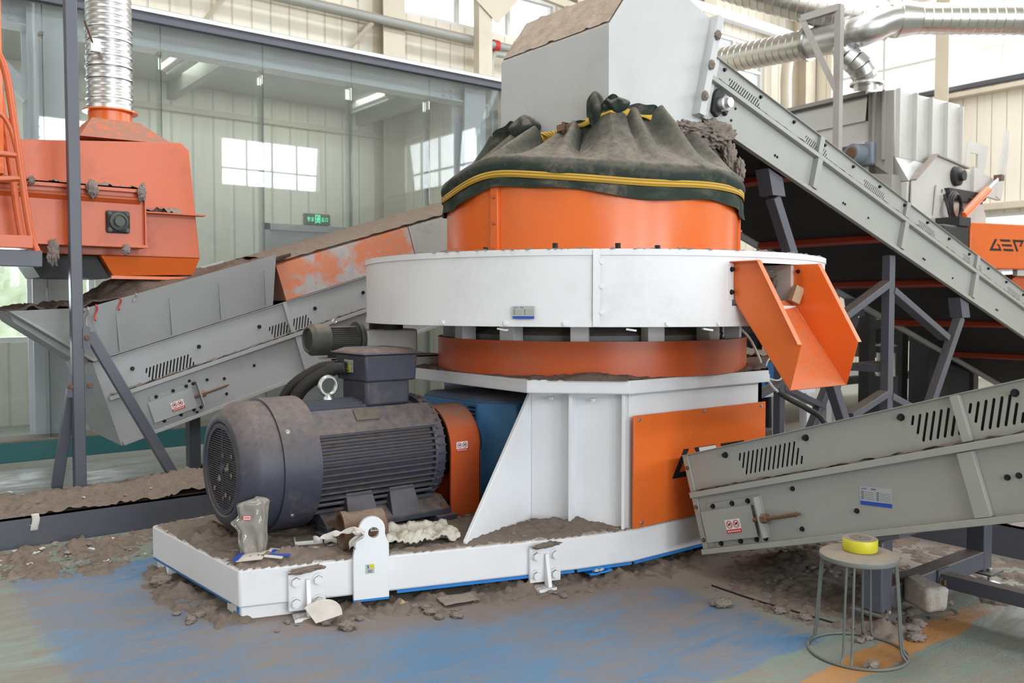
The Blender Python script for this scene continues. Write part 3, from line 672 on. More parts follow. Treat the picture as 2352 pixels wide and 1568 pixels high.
for dg in (-165,-150,-138,-118,-107): obj('bolt', MB().hexbolt(rp(dg,RR+0.006,RZ0+0.017), rp(dg,1,0)-rp(dg,0,0), 0.012, 0.008), 'white_clean', ring)
for dg in (-152,-126,-110): obj('tab', MB().bar(rp(dg,RR-0.02,RZ0-0.012), rp(dg+2,RR-0.01,RZ0-0.02), 0.03, 0.01), 'white', ring)
n_ = rp(-146.2,1,0)-rp(-146.2,0,0); uu = Vector((-n_.y, n_.x, 0)); po = rp(-146.2,RR+0.012,1.494)-uu*0.062
nameplate(ring, po, uu, (0,0,1), 0.124, 0.07)
for dg, h in ((-158,.012),(-141,.022),(-127,.02),(-118,.012)): obj('top_bolt', MB().hexbolt(rp(dg,1.42,RZ1+0.002), (0,0,1), 0.016, h+0.012), 'bolt', ring)
# inside of the opening: grey side wall, floor, fibres caught on a bar
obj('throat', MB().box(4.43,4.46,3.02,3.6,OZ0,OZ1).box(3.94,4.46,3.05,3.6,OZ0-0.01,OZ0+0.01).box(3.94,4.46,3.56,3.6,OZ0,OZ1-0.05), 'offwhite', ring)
# ---- discharge chute
ch = thing('discharge_chute', 'open orange discharge chute hanging on the white ring housing', 'chute', (4.2,2.95,1.12))
YZ = [(3.045,1.806),(2.862,1.805),(2.607,1.366),(2.672,1.125),(3.03,1.595)]
for a, nm in ((3.925,'side_plate'),(4.458,'side_plate')):
    obj(nm, MB().flat(YZ, [], (a,0,0), (0,1,0), (0,0,1), 0.006), 'orange', ch, bevel=0.001)
fl = MB().hexa([(3.931,2.672,1.125),(4.458,2.672,1.125),(4.458,3.03,1.595),(3.931,3.03,1.595)], [(3.931,2.677,1.122),(4.458,2.677,1.122),(4.458,3.035,1.591),(3.931,3.035,1.591)])
obj('floor_plate', fl, 'orange', ch)
for a, s in ((3.925,-1),(4.464,1)):
    e = MB().hexa([(a,2.862,1.805),(a+s*0.032,2.862,1.805),(a+s*0.032,2.607,1.366),(a,2.607,1.366)], [(a,2.865,1.808),(a+s*0.032,2.865,1.808),(a+s*0.032,2.61,1.37),(a,2.61,1.37)])
    obj('edge_flange', e, 'orange', ch)
obj('top_flange', MB().box(3.89,3.927,2.862,3.05,1.803,1.809), 'orange', ch)
obj('mounting_flange', MB().box(3.885,3.922,3.036,3.046,1.60,1.80), 'white_clean', ch)
bolts(ch, [(3.903,3.036,1.64),(3.903,3.036,1.765)], (0,-1,0), 0.011, 0.012); bolts(ch, [(4.452,2.985,1.765),(4.452,2.985,1.60)], (-1,0,0), 0.009, 0.012)
tag(obj('wood_block', MB().bar((4.41,2.985,1.585),(4.445,2.975,1.675),0.035,0.06), 'wood'), 'small raw wood block wedged in the orange discharge chute', 'wood block')
tag(obj('fibre_tuft', MB().blob((4.30,3.10,1.745),0.055,0.5,3,4,(1.5,0.6,0.55),3).blob((4.36,3.09,1.70),0.03,0.5,3,3,(0.7,0.5,1.5),4), 'scrap', smooth=180), 'frayed fibre tuft hanging inside the discharge opening above the chute', 'fibre')
# ---- feed hopper
HR, HZ0, HZ1 = 1.02, 1.871, 2.36
hop = thing('feed_hopper', 'round orange feed hopper standing on the white ring housing', 'hopper', (CX_,CY_,HZ0))
hm = MB(); hm.lathe([(HR,HZ0),(HR,HZ1),(HR-0.01,HZ1),(HR-0.01,HZ0),(HR,HZ0)],(CX_,CY_,0),n=112)
obj('shell', hm, 'orange', hop)
for dg in (-168.3,-46):
    d = rp(dg,1,0)-rp(dg,0,0); s = Vector((-d.y,d.x,0)); p = rp(dg,HR-0.01,0)
    q = [p-s*0.03, p+s*0.03, p+s*0.03+d*0.03, p-s*0.03+d*0.03]
    f = obj('joint_flange', MB().hexa([x+Vector((0,0,HZ0+0.002)) for x in q],[x+Vector((0,0,HZ1-0.02)) for x in q]), 'orange', hop, bevel=0.003)
    bolts(f, [p+d*0.03+Vector((0,0,z)) for z in (1.92,2.08,2.24)], d, 0.011, 0.01, 'orange_dusty')
bs = MB().lathe([(HR,HZ0),(HR+0.05,HZ0),(HR+0.05,HZ0+0.008),(HR,HZ0+0.008)],(CX_,CY_,0),n=96)
obj('foot_flange', bs, 'orange_dusty', hop)
# ---- canvas skirt tied from hopper to hood
HA_, HB_ = (3.9,4.80), (4.0,5.12)        # hood outline
def hood_r(t):
    d = (math.cos(t), math.sin(t)); best = 9
    for k, (lo_, hi_) in enumerate((HA_, HB_)):
        cc = C0[k]
        if abs(d[k]) > 1e-6: best = min(best, ((hi_ if d[k] > 0 else lo_)-cc)/d[k])
    return best
def hem(t):     # lower edge height round the hopper
    deg = math.degrees(t) % 360-360
    z = 2.235+0.03*math.sin(t*2+0.6)+0.012*math.sin(t*7)
    z += 0.055*math.exp(-((deg+168.3)/13)**2)-0.05*math.exp(-((deg+195)/18)**2)-0.035*math.exp(-((deg+115)/24)**2)
    z -= 0.06*math.exp(-((deg+52)/10)**2)
    return z
def strap_z(t):
    deg = math.degrees(t) % 360-360
    return hem(t)*0.25+0.75*(2.235+0.055*math.exp(-((deg+168.3)/22)**2)-0.03*math.exp(-((deg+200)/16)**2)-0.018*math.exp(-((deg+110)/30)**2))+0.085
def cloth(i, j):
    t = i*2*PI; z0, zs = hem(t), strap_z(t); zt = 2.74+0.05*math.sin(3*t+1.0)+0.02*math.sin(11*t)
    flare = 0.022*math.sin(11*t+2*math.sin(3*t))+0.018*math.sin(23*t+1)
    nz = lambda s, k: noise.noise(Vector((math.cos(t)*s, math.sin(t)*s, k)))
    fold = abs(math.sin(6.5*t+1.6*nz(1.5,2.0)))**0.6-0.6+0.7*nz(4.5,7.0)+0.5*math.sin(15*t+3*nz(2,5))
    if j < 0.22:
        u = j/0.22; z = z0+(zs-z0)*u; r = HR+0.03+0.012*math.sin(19*t)*(1-u)-0.012*math.exp(-((u-1)/0.2)**2)+0.006*nz(9,j*9)
    elif j < 0.36:
        u = (j-0.22)/0.14; z = zs+0.115*u; r = HR+0.024+0.02*math.sin(u*PI)+0.010*nz(6,j*8)
    elif j < 0.86:
        u = (j-0.36)/0.5; e = u*u*(3-2*u)
        zz = zs+0.115; r1 = HR+0.024; r2 = hood_r(t)+0.045
        r = r1+(r2-r1)*(u*0.75+e*0.25); z = zz+(zt-zz)*(u*0.85+0.15*u*u)
        amp = (0.075+0.03*math.exp(-((math.degrees(t)%360-360+125)/25)**2))*math.sin(min(1,u*1.15)*PI/2)*math.exp(-((u-0.75)/0.75)**2)
        r += amp*fold*0.8; z += amp*fold*0.9-0.03*math.sin(u*PI)
        r += 0.008*nz(14,u*5)
    else:
        u = (j-0.86)/0.14; r = hood_r(t)+0.045+0.03*u+flare*u*0.7; z = zt+0.05*u+0.07*u*nz(3,3.3)+flare*0.6*u
        r += 0.055*0.5*fold*math.exp(-((u)/0.4)**2)
    return (CX_+r*math.cos(t), CY_+r*math.sin(t), z)
cl = thing('canvas_cover', 'dusty dark green canvas skirt gathered between orange hopper and grey hood', 'cover', (CX_,CY_,2.24))
obj('canvas', MB().grid(lambda i,j: cloth(i,j), 420, 64, closed=True), 'canvas', cl, smooth=80)
def ribbon(f, w, n, off):
    def g(i, j):
        t = i*2*PI; x, y, z = f(t, j); return (x, y, z)
    return MB().grid(g, n, 2, closed=True)
def strap(t, j, half=0.021, out=0.036):
    z = strap_z(t)+(j-0.5)*2*half; r = HR+out; return (CX_+r*math.cos(t), CY_+r*math.sin(t), z)
st = thing('tie_strap', 'wide yellow webbing strap round the bottom of the green canvas', 'strap', (CX_,CY_,2.3))
obj('webbing', MB().grid(lambda i,j: strap(i*2*PI,j), 200, 2, closed=True), 'strap', st, solid=0.004)
for h in (-0.009, 0.009): obj('stripe', MB().grid(lambda i,j: strap(i*2*PI, 0.5+(h+(j-0.5)*0.006)/0.042, 0.021, 0.0385), 200, 2, closed=True), 'strap_line', st, solid=0.001)
def upper(t, dz, out):
    acc = Vector((0,0,0))
    for q in range(-4,5):
        x, y, z = cloth(((t+q*0.05)/(2*PI)) % 1.0, 0.86); acc += Vector((x,y,z))
    p = acc/9; d = Vector((math.cos(t), math.sin(t), 0)); x, y, z = cloth((t/(2*PI)) % 1.0, 0.86)
    r = max(math.hypot(p.x-CX_, p.y-CY_), math.hypot(x-CX_, y-CY_))
    return Vector((CX_,CY_,p.z))+d*(r+out)+Vector((0,0,dz+0.004*math.sin(9*t)))
s2 = thing('ratchet_strap', 'twisted yellow strap with rusty buckle tying the canvas top to the hood', 'strap', (3.9,4.5,2.7))
T0 = math.radians(-203); T1 = math.radians(-70)
obj('webbing', MB().grid(lambda i,j: tuple(upper(T0+(T1-T0)*i, (j-0.5)*(0.03+0.016*math.sin(i*40)), 0.012+0.01*abs(math.sin(i*25)))), 160, 3), 'strap', s2, solid=0.003)
tb = math.radians(-152); pb = upper(tb, 0.0, 0.03); db = Vector((-math.sin(tb), math.cos(tb), 0.12)).normalized(); nb = Vector((math.cos(tb), math.sin(tb), 0.2)).normalized()
obj('buckle', MB().bar(pb-db*0.05+nb*0.02, pb+db*0.05+nb*0.02, 0.05, 0.012, up=nb).bar(pb-db*0.045+nb*0.035, pb+db*0.01+nb*0.045, 0.045, 0.01, up=nb).cyl(pb+nb*0.035+Vector((0,0,-0.035)), pb+nb*0.035+Vector((0,0,0.035)), 0.012, 12), 'rust', s2)
k = MB()
for q in range(5):
    p = upper(tb-0.16-q*0.03, 0, 0.025); k.tube(catmull([p, p+Vector((-0.02*q+0.02,0.03,0.03)), p+Vector((0.0,0.06,0.0)), p+Vector((-0.02,0.05,-0.05-0.01*q))],5), 0.008, 6)
obj('loose_end', k, 'strap', s2)
# crumpled canvas bunches standing above the tie
for lab, deg, sc_, sq, dz in (('dark bunched canvas knot beside the hood at the glass side', -207, 0.11, (0.8,1.2,0.85), 0.05),
                          ('tall dark canvas peak folded up at the hood corner', -131, 0.10, (0.55,0.8,1.15), 0.06),
                          ('small crumpled canvas bunch next to the canvas peak', -121, 0.075, (1.2,0.9,0.7), 0.045)):
    t = math.radians(deg); p = upper(t, dz, -0.0)
    q = MB().grid(lambda i,j: tuple(p+Vector((math.cos(i*2*PI)*sq[0], math.sin(i*2*PI)*sq[1], 0))*sc_*(math.sin(j*PI*0.93+0.15)**0.8)*(1+0.10*math.sin(i*2*PI*5+j*4)+0.45*noise.noise(Vector((math.cos(i*2*PI)*2,math.sin(i*2*PI)*2,deg+j*2))))+Vector((0.02*math.sin(j*3),0,(j-0.5)*2*sc_*sq[2]))), 72, 22, closed=True)
    o = obj('canvas_bunch', q, 'canvas', cl, smooth=80)
# fibre fluff heaped where the hood spills
tag(obj('fluff_heap', MB().blob((4.62,3.95,2.755), 0.10, 0.5, 3.2, 5, (1.9,0.7,0.5), 4).blob((4.86,3.95,2.75), 0.115, 0.5, 3.4, 5, (1.5,0.7,0.75), 5).blob((5.0,4.02,2.72), 0.085, 0.5, 3.4, 4, (1,0.8,1.0), 6).blob((4.98,3.90,2.60),0.07,0.6,3,4,(0.8,0.5,1.6),8).blob((5.02,3.84,2.50),0.05,0.6,3,4,(0.8,0.5,1.6),9), 'fluff', smooth=180), 'grey brown fibre fluff heaped on the canvas below the hood outlet', 'fluff', kind='stuff')
# ---- hood
hd_ = thing('transfer_hood', 'grey sheet metal hood over the canvas, dust caked on its slope', 'hood', (4.35,4.56,2.66))
prof = [(3.9,2.66),(4.80,2.70),(4.80,2.86),(4.706,2.89),(4.905,3.56),(4.62,3.66),(4.30,3.70),(4.12,3.63),(3.9,3.335)]
hb = MB().prism_y(prof, HB_[0], HB_[1])
obj('shell', hb, 'silver', hd_, bevel=0.003)
q = Vector((4.905-4.706,0,3.56-2.89)).normalized()
obj('end_flange', MB().hexa([(4.69,3.93,2.875),(4.75,3.93,2.86),(4.75,5.19,2.86),(4.69,5.19,2.875)],[(4.885,3.93,3.575),(4.945,3.93,3.56),(4.945,5.19,3.56),(4.885,5.19,3.575)]), 'silver', hd_, bevel=0.002)
obj('lifting_eye', MB().flat([(0,0),(0.05,0),(0.05,0.13),(0.035,0.155),(0.015,0.155),(0,0.13)], [circle(0.025,0.115,0.018,12)], (4.40,3.992,3.60), (1,0,0), (0,0,1), -0.008), 'silver', hd_)
for h in (0.13,0.36,0.58):
    p = Vector((4.695,3.93,2.87))+q*h; obj('fouled_bolt', MB().blob(p+Vector((0.0,-0.012,0)), 0.032, 0.4, 3, 3, (0.85,0.6,1.0), h*9), 'fluff', hd_)
M['hood_dust'] = dirt('hood_dust', (0.46,0.375,0.31), (0.36,0.28,0.225), 12, 0.5)
obj('dust_layer', MB().grid(lambda i,j: (3.905+0.225*j, 4.01+1.10*i, 3.342+0.305*j+0.012+0.02*max(0,noise.fractal(Vector((i*9,j*3,5)),0.8,2,4))), 60, 16), 'hood_dust', hd_)
# ================================================================== drive: motor, guard, gearbox, small gearmotor
MA, MBY, MZ = 1.66, 4.72, 0.672
mot = thing('electric_motor', 'large slate blue electric motor with horizontal cooling fins on the white platform', 'motor', (2.3,MBY,0.26))
AX = (1,0,0)
cv = obj('fan_cover', MB().lathe([(0.25,0.012),(0.262,0.0),(0.292,0.0),(0.305,0.008),(0.357,0.085),(0.360,0.10),(0.360,0.213),(0.373,0.215),(0.375,0.43),(0.366,0.43),(0.30,0.36)],(MA,MBY,MZ),AX,n=96), 'motor', mot)
obj('grille_back', MB().lathe([(0.0,0.05),(0.25,0.05),(0.25,0.012)],(MA,MBY,MZ),AX,n=64), 'ink', cv)
g = MB().lathe([(0.225,0.014),(0.225,0.004),(0.25,0.004),(0.25,0.02)],(MA,MBY,MZ),AX,n=64)
for k in range(-17,18):
    z = k*0.0128; h = math.sqrt(max(0,0.226**2-z*z))
    g.box(MA+0.008,MA+0.014,MBY-h,MBY+h,MZ+z-0.0027,MZ+z+0.0027)
g.box(MA+0.007,MA+0.013,MBY-0.004,MBY+0.004,MZ-0.225,MZ+0.225); g.cyl((MA+0.004,MBY,MZ),(MA+0.014,MBY,MZ),0.024,16)
obj('grille', g, 'motor', cv)
for q in range(14):
    y, z = rnd.uniform(-0.17,0.17), rnd.uniform(-0.18,0.13)
    if y*y+z*z < 0.04: obj('fluff_bit', MB().blob((MA+0.004,MBY+y,MZ+z), rnd.uniform(0.006,0.012), 0.6, 2, 2, (0.5,0.8,1.5), q), 'fluff', cv)
bolts(cv, [(MA+0.29, MBY-0.374*math.cos(t), MZ+0.374*math.sin(t)) for t in (-0.72,)], (0,-math.cos(0.72),-math.sin(0.72)), 0.010, 0.006, 'zinc', 'screw')
bolts(cv, [(MA+0.26, MBY-0.372*math.cos(t), MZ+0.372*math.sin(t)) for t in (0.62,)], (0,-math.cos(0.62),math.sin(0.62)), 0.010, 0.006, 'zinc', 'screw')
B0, B1 = MA+0.40, 2.88
bd = MB().lathe([(0.0,B0),(0.30,B0),(0.30,B1),(0.0,B1)],(0,MBY,MZ),AX,n=64)
for k in range(-7,6):
    z = k*0.0355-0.01; r = math.sqrt(0.345**2-z*z); t = 0.006
    for s in (-1,1): bd.hexa([(B0,MBY+s*0.26,MZ+z-t*1.5),(B0,MBY+s*r,MZ+z-t*0.7),(B0,MBY+s*r,MZ+z+t*0.7),(B0,MBY+s*0.26,MZ+z+t*1.5)][::s], [(B1-0.02,MBY+s*0.26,MZ+z-t*1.5),(B1-0.02,MBY+s*r,MZ+z-t*0.7),(B1-0.02,MBY+s*r,MZ+z+t*0.7),(B1-0.02,MBY+s*0.26,MZ+z+t*1.5)][::s])
for k in range(-5,6):
    y = k*0.034; z = math.sqrt(0.342**2-y*y)
    bd.box(B0,2.62,MBY+y-0.004,MBY+y+0.004,MZ+0.22,MZ+z)
for s in (-1,1):
    bd.hexa([(B0,MBY+s*0.20,MZ+0.20),(B0,MBY+s*0.297,MZ+0.175),(B0,MBY+s*0.19,MZ+0.30),(B0,MBY+s*0.10,MZ+0.25)][::s], [(B1,MBY+s*0.20,MZ+0.20),(B1,MBY+s*0.297,MZ+0.175),(B1,MBY+s*0.19,MZ+0.30),(B1,MBY+s*0.10,MZ+0.25)][::s])
obj('finned_body', bd, 'motor', mot, smooth=25)
nd = Vector((0,-0.76,0.65)).normalized(); nu = Vector((1,0,0)); nv = nd.cross(nu)
obj('rating_plate', MB().flat(rect(0,0.15,0,0.075), [], Vector((2.36,MBY-0.25,MZ+0.232))+nd*0.006, nu, nv, 0.002), 'motor_olive', mot)
es = MB().lathe([(0.30,B1-0.03),(0.33,B1-0.03),(0.335,B1),(0.33,B1+0.04),(0.27,B1+0.07),(0.16,B1+0.08),(0.0,B1+0.08)],(0,MBY,MZ),AX,n=72)
for k in range(40):
    t = k*2*PI/40; d = Vector((0,math.cos(t),math.sin(t)))
    es.bar(Vector((B1-0.01,MBY,MZ))+d*0.338, Vector((B1+0.05,MBY,MZ))+d*0.318, 0.010, 0.014, up=d)
obj('end_shield', es, 'motor', mot)
obj('shaft', MB().lathe([(0.0,B1+0.08),(0.055,B1+0.08),(0.055,3.4),(0.0,3.4)],(0,MBY,MZ),AX,n=24), 'dark', mot)
ft = MB()
for s in (-1,1):
    def yb(y): return MBY+s*y
    lo_, hi_ = sorted((yb(0.20),yb(0.335)))
    ft.box(2.13,2.95,lo_,hi_,0.30,0.335)
    ft.hexa([(2.13,yb(0.335),0.335),(2.95,yb(0.335),0.335),(2.95,yb(0.12),0.335),(2.13,yb(0.12),0.335)][::s*-1],[(2.13,yb(0.23),0.40),(2.95,yb(0.23),0.40),(2.95,yb(0.12),0.40),(2.13,yb(0.12),0.40)][::s*-1])
    for x0 in (2.27,2.55):
        ft.hexa([(x0,yb(0.328),0.335),(x0+0.20,yb(0.328),0.335),(x0+0.20,yb(0.2),0.335),(x0,yb(0.2),0.335)][::s*-1],[(x0+0.005,yb(0.28),0.50),(x0+0.17,yb(0.28),0.50),(x0+0.17,yb(0.2),0.50),(x0+0.005,yb(0.2),0.50)][::s*-1])
obj('feet', ft, 'motor', mot, bevel=0.004)
for x, y in ((2.10,MBY-0.37),(2.84,MBY-0.37),(2.10,MBY+0.23),(2.84,MBY+0.23)):
    p = obj('mounting_pad', MB().box(x,x+0.14,y,y+0.14,0.262,0.302), 'motor', mot, bevel=0.004)
    obj('bolt', MB().hexbolt((x+0.07,y+0.05,0.335),(0,0,1),0.018,0.03), 'rust', p)
e = MB().tube([(2.305+0.052*math.cos(k*2*PI/28),MBY,1.092+0.052*math.sin(k*2*PI/28)) for k in range(28)],0.0135,10,closed=True)
e.lathe([(0.0,1.0),(0.034,1.0),(0.034,1.02),(0.02,1.042),(0.0,1.05)],(2.305,MBY,0),n=20)
obj('eye_bolt', e, 'zinc', mot)
tb = MB().box(2.475,2.775,MBY-0.155,MBY+0.155,0.965,1.125)
tbx = obj('terminal_box', tb, 'motor', mot, bevel=0.02)
obj('box_body', MB().hexa([(2.458,MBY-0.185,1.115),(2.80,MBY-0.185,1.115),(2.80,MBY+0.185,1.115),(2.458,MBY+0.185,1.115)],[(2.452,MBY-0.19,1.272),(2.808,MBY-0.19,1.272),(2.808,MBY+0.19,1.272),(2.452,MBY+0.19,1.272)]), 'motor', tbx, bevel=0.012)
obj('box_lid', MB().box(2.425,2.835,MBY-0.215,MBY+0.215,1.274,1.286).hexa([(2.44,MBY-0.2,1.286),(2.82,MBY-0.2,1.286),(2.82,MBY+0.2,1.286),(2.44,MBY+0.2,1.286)],[(2.49,MBY-0.15,1.312),(2.77,MBY-0.15,1.312),(2.77,MBY+0.15,1.312),(2.49,MBY+0.15,1.312)]), 'motor', tbx, bevel=0.005)
# electrical sticker on the box
u, v, o = Vector((0,-1,0)), Vector((0,0,1)), Vector((2.4515,MBY+0.075,1.165)); n = Vector((-1,0,0))
s = obj('electrical_sticker', MB().flat(rect(0,0.115,0,0.075), [], o+u*0.0, u, v, 0.0015), 'stick_silver', tbx)
k = MB().flat(rect(0.0,0.08,0.0,0.022), [], o+n*0.0015, u, v, 0.0005); k.flat([(0.048,0.028),(0.088,0.028),(0.068,0.066)], [], o+n*0.0015, u, v, 0.0005)
obj('yellow_print', k, 'stick_yellow', s)
k = MB().flat(circle(0.022,0.047,0.019), [circle(0.022,0.047,0.015)], o+n*0.0015, u, v, 0.0005); k.flat(rect(0.020,0.0245,0.037,0.057), [], o+n*0.0015, u, v, 0.0005)
k.flat([(0.066,0.034),(0.071,0.034),(0.068,0.046),(0.072,0.046),(0.066,0.058),(0.068,0.048),(0.064,0.048)], [], o+n*0.002, u, v, 0.0005)
for i in range(5): k.flat(rect(0.008+i*0.013,0.016+i*0.013,0.006,0.015), [], o+n*0.002, u, v, 0.0004)
obj('black_print', k, 'ink', s)
def hose(name, pts, r, mat, parent, rib=0.006, step_=0.016):
    path = catmull(pts, 10); L = [0]
    for p, q in zip(path, path[1:]): L.append(L[-1]+(q-p).length)
    n = int(L[-1]/step_*2); out = []; rs = []
    for k in range(n+1):
        s = L[-1]*k/n; i = max(0, min(len(L)-2, next((j for j in range(len(L)-1) if L[j+1] >= s), len(L)-2)))
        t = (s-L[i])/max(1e-6, L[i+1]-L[i]); out.append(path[i].lerp(path[i+1], t)); rs.append(r+(rib if k%2 else 0))
    return obj(name, MB().tube(out, rs, 12), mat, parent, smooth=80)
for q in (0,1):
    h = hose('corrugated_hose', [(2.44,MBY+0.03+q*0.12,1.19),(2.36,MBY+0.10+q*0.14,1.17),(2.22,MBY+0.2+q*0.14,1.05),(2.18,MBY+0.27+q*0.15,0.85),(2.25,MBY+0.33+q*0.14,0.55),(2.4,MBY+0.42+q*0.12,0.285)], 0.036, 'hose', None)
    tag(h, ('black corrugated hose looping from the terminal box, the one nearer the eye bolt', 'second black corrugated hose looping behind the terminal box, nearer the conveyor')[q], 'hose', 'corrugated hoses at the motor')
# ---- coupling guard
gu = thing('coupling_guard', 'orange arched coupling guard between motor and blue gearbox', 'guard', (3.1,MBY-0.02,0.262))
GC, GR, GZ = MBY-0.02, 0.262, 0.672
arch = lambda r: [(GC-r,0.262)]+[(GC-r*math.cos(t*PI/24), GZ+r*math.sin(t*PI/24)) for t in range(25)]+[(GC+r,0.262)]
A_, B_ = arch(GR), arch(GR-0.014)
sh = MB()
for i in range(len(A_)-1):
    sh.hexa([(2.99,*A_[i]),(2.99,*A_[i+1]),(2.99,*B_[i+1]),(2.99,*B_[i])],[(3.21,*A_[i]),(3.21,*A_[i+1]),(3.21,*B_[i+1]),(3.21,*B_[i])])
bmesh.ops.remove_doubles(sh.bm, verts=sh.bm.verts[:], dist=1e-5)
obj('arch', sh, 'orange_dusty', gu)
obj('end_plate', MB().flat(A_, [circle(GC,GZ,0.1,24)], (3.205,0,0), (0,1,0), (0,0,1), 0.008), 'orange_dusty', gu)
obj('foot_flange', MB().box(2.99,3.21,GC+0.26,GC+0.31,0.262,0.27), 'orange_dusty', gu)
warning(gu, (3.03,GC-GR-0.0005,0.66), (1,0,0), (0,0,1), 0.085)
tag(obj('shaft_coupling', MB().lathe([(0.06,3.03),(0.19,3.03),(0.20,3.04),(0.20,3.10),(0.15,3.11),(0.15,3.15),(0.06,3.15)],(0,MBY,MZ),AX,n=40), 'dark'), 'dark steel shaft coupling inside the orange guard', 'coupling')
# ---- blue gearbox
gb = thing('blue_gearbox', 'blue gearbox housing under the octagonal table behind the white gusset', 'gearbox', (3.9,4.85,0.262))
gp = [(3.32,4.62),(3.50,4.43),(4.55,4.43),(4.55,5.28),(3.32,5.28)]
obj('housing', MB().hexa([(*p,0.30) for p in gp], [(*p,0.93) for p in gp]).hexa([(*p,0.93) for p in gp], [(3.36+(p[0]-3.32)*0.96,4.88+(p[1]-4.88)*0.9,0.965) for p in gp]), 'blue', gb, bevel=0.012)
obj('plinth', MB().box(3.3,4.57,4.40,5.3,0.262,0.31), 'dark', gb)
k = MB()
for z in range(14): k.box(3.3165,3.321,4.64,4.72,0.50+z*0.026+(0.05 if z > 6 else 0),0.512+z*0.026+(0.05 if z > 6 else 0))
obj('vent_slots', k, 'ink', gb)
obj('shaft_seal', MB().lathe([(0.0,3.26),(0.13,3.26),(0.15,3.32),(0.0,3.32)],(0,MBY,MZ),AX,n=32), 'dark', gb)
obj('top_cone', MB().lathe([(0.0,0.965),(0.34,0.965),(0.2,1.05),(0.0,1.05)],(4.2,4.75,0),n=32), 'dark', gb)
# ---- small gearmotor on the far side of the table
sm = thing('small_gearmotor', 'small dirty black motor on a light bracket behind the big motor', 'motor', (2.8,5.4,1.2))
SA, SB, SZ, SR = 2.50, 5.42, 1.336, 0.108
c = obj('fan_cover', MB().lathe([(0.0,0.02),(0.07,0.02),(0.075,0.0),(0.085,0.0),(SR-0.01,0.018),(SR,0.03),(SR,0.135),(0.08,0.14)],(SA,SB,SZ),AX,n=40), 'motor_olive', sm)
g = MB()
for k in range(-6,7):
    h = math.sqrt(0.07**2-(k*0.01)**2); g.box(SA+0.008,SA+0.014,SB-h,SB+h,SZ+k*0.01-0.0022,SZ+k*0.01+0.0022)
obj('grille', g, 'motor_olive', c)
b = MB().lathe([(0.0,0.13),(0.088,0.13),(0.088,0.37),(0.0,0.37)],(SA,SB,SZ),AX,n=32)
for k in range(-6,7):
    z = k*0.0135; r = math.sqrt(0.104**2-z*z)
    b.box(SA+0.14,SA+0.345,SB-r,SB+r,SZ+z-0.0022,SZ+z+0.0022)
obj('finned_body', b, 'motor_olive', sm)
obj('flange', MB().lathe([(0.0,0.355),(0.118,0.355),(0.122,0.36),(0.122,0.385),(0.0,0.385)],(SA,SB,SZ),AX,n=40), 'motor_olive', sm)
obj('gear_housing', MB().box(SA+0.386,SA+0.80,SB-0.11,SB+0.13,SZ-0.105,SZ+0.065), 'offwhite', sm, bevel=0.02)
obj('spigot', MB().lathe([(0.0,0.06),(0.12,0.06),(0.12,0.108),(0.0,0.108)],(SA+0.60,SB,SZ),n=24), 'dark', sm)
obj('feet', MB().box(SA+0.18,SA+0.30,SB-0.07,SB+0.07,SZ-0.125,SZ-0.085), 'motor_olive', sm)
obj('bracket', MB().flat([(0,0),(0.92,0),(0.92,-0.13),(0.30,-0.10),(0.12,-0.06),(0.0,-0.01)],[],(SA+0.13,SB-0.1,SZ-0.127),(1,0,0),(0,0,1),-0.012).box(SA+0.13,SA+1.05,SB-0.1,SB+0.12,SZ-0.137,SZ-0.125), 'silver', sm)
obj('eye_bolt', MB().tube([(SA+0.20+0.014*math.cos(k*2*PI/16),SB,SZ+0.124+0.014*math.sin(k*2*PI/16)) for k in range(16)],0.004,8,closed=True), 'zinc', sm)
# ================================================================== things lying on the white platform
def inside(x, y, poly):
    r = False
    for (x0,y0),(x1,y1) in zip(poly, poly[1:]+poly[:1]):
        if (y0 > y) != (y1 > y) and x < (x1-x0)*(y-y0)/(y1-y0)+x0: r = not r
    return r
def edge_d(x, y, poly):
    best = 9
    for (x0,y0),(x1,y1) in zip(poly, poly[1:]+poly[:1]):
        dx, dy = x1-x0, y1-y0; t = max(0, min(1, ((x-x0)*dx+(y-y0)*dy)/(dx*dx+dy*dy)))
        best = min(best, math.hypot(x-x0-t*dx, y-y0-t*dy))
    return best
def heap(name, poly, z, hfun, step_, mat, label, cat='dust', base=None):
    """loose dirt lying over an outline: a closed low relief"""
    xs = [p[0] for p in poly]; ys = [p[1] for p in poly]
    x0, x1, y0, y1 = min(xs), max(xs), min(ys), max(ys); nu = int((x1-x0)/step_)+2; nv = int((y1-y0)/step_)+2
    bm = bmesh.new(); vs = {}
    for i in range(nu):
        for j in range(nv):
            x, y = x0+(x1-x0)*i/(nu-1), y0+(y1-y0)*j/(nv-1)
            e = edge_d(x, y, poly) if inside(x, y, poly) else -1
            h = hfun(x, y, e) if e >= 0 else -0.004
            vs[i,j] = (bm.verts.new((x,y,z+max(h,-0.004))), h)
    for i in range(nu-1):
        for j in range(nv-1):
            q = (vs[i,j],vs[i+1,j],vs[i+1,j+1],vs[i,j+1])
            if max(w[1] for w in q) > 0: bm.faces.new([w[0] for w in q])
    for w in [w for w in bm.verts if not w.link_faces]: bm.verts.remove(w)
    m = MB(); m.bm.free(); m.bm = bm
    o = obj(name, m, mat, None, bevel=None, smooth=180)
    return tag(o, label, cat, kind='stuff')
def fr(x, y, s, k=0): return noise.fractal(Vector((x*s, y*s, k)), 0.9, 2.0, 6)
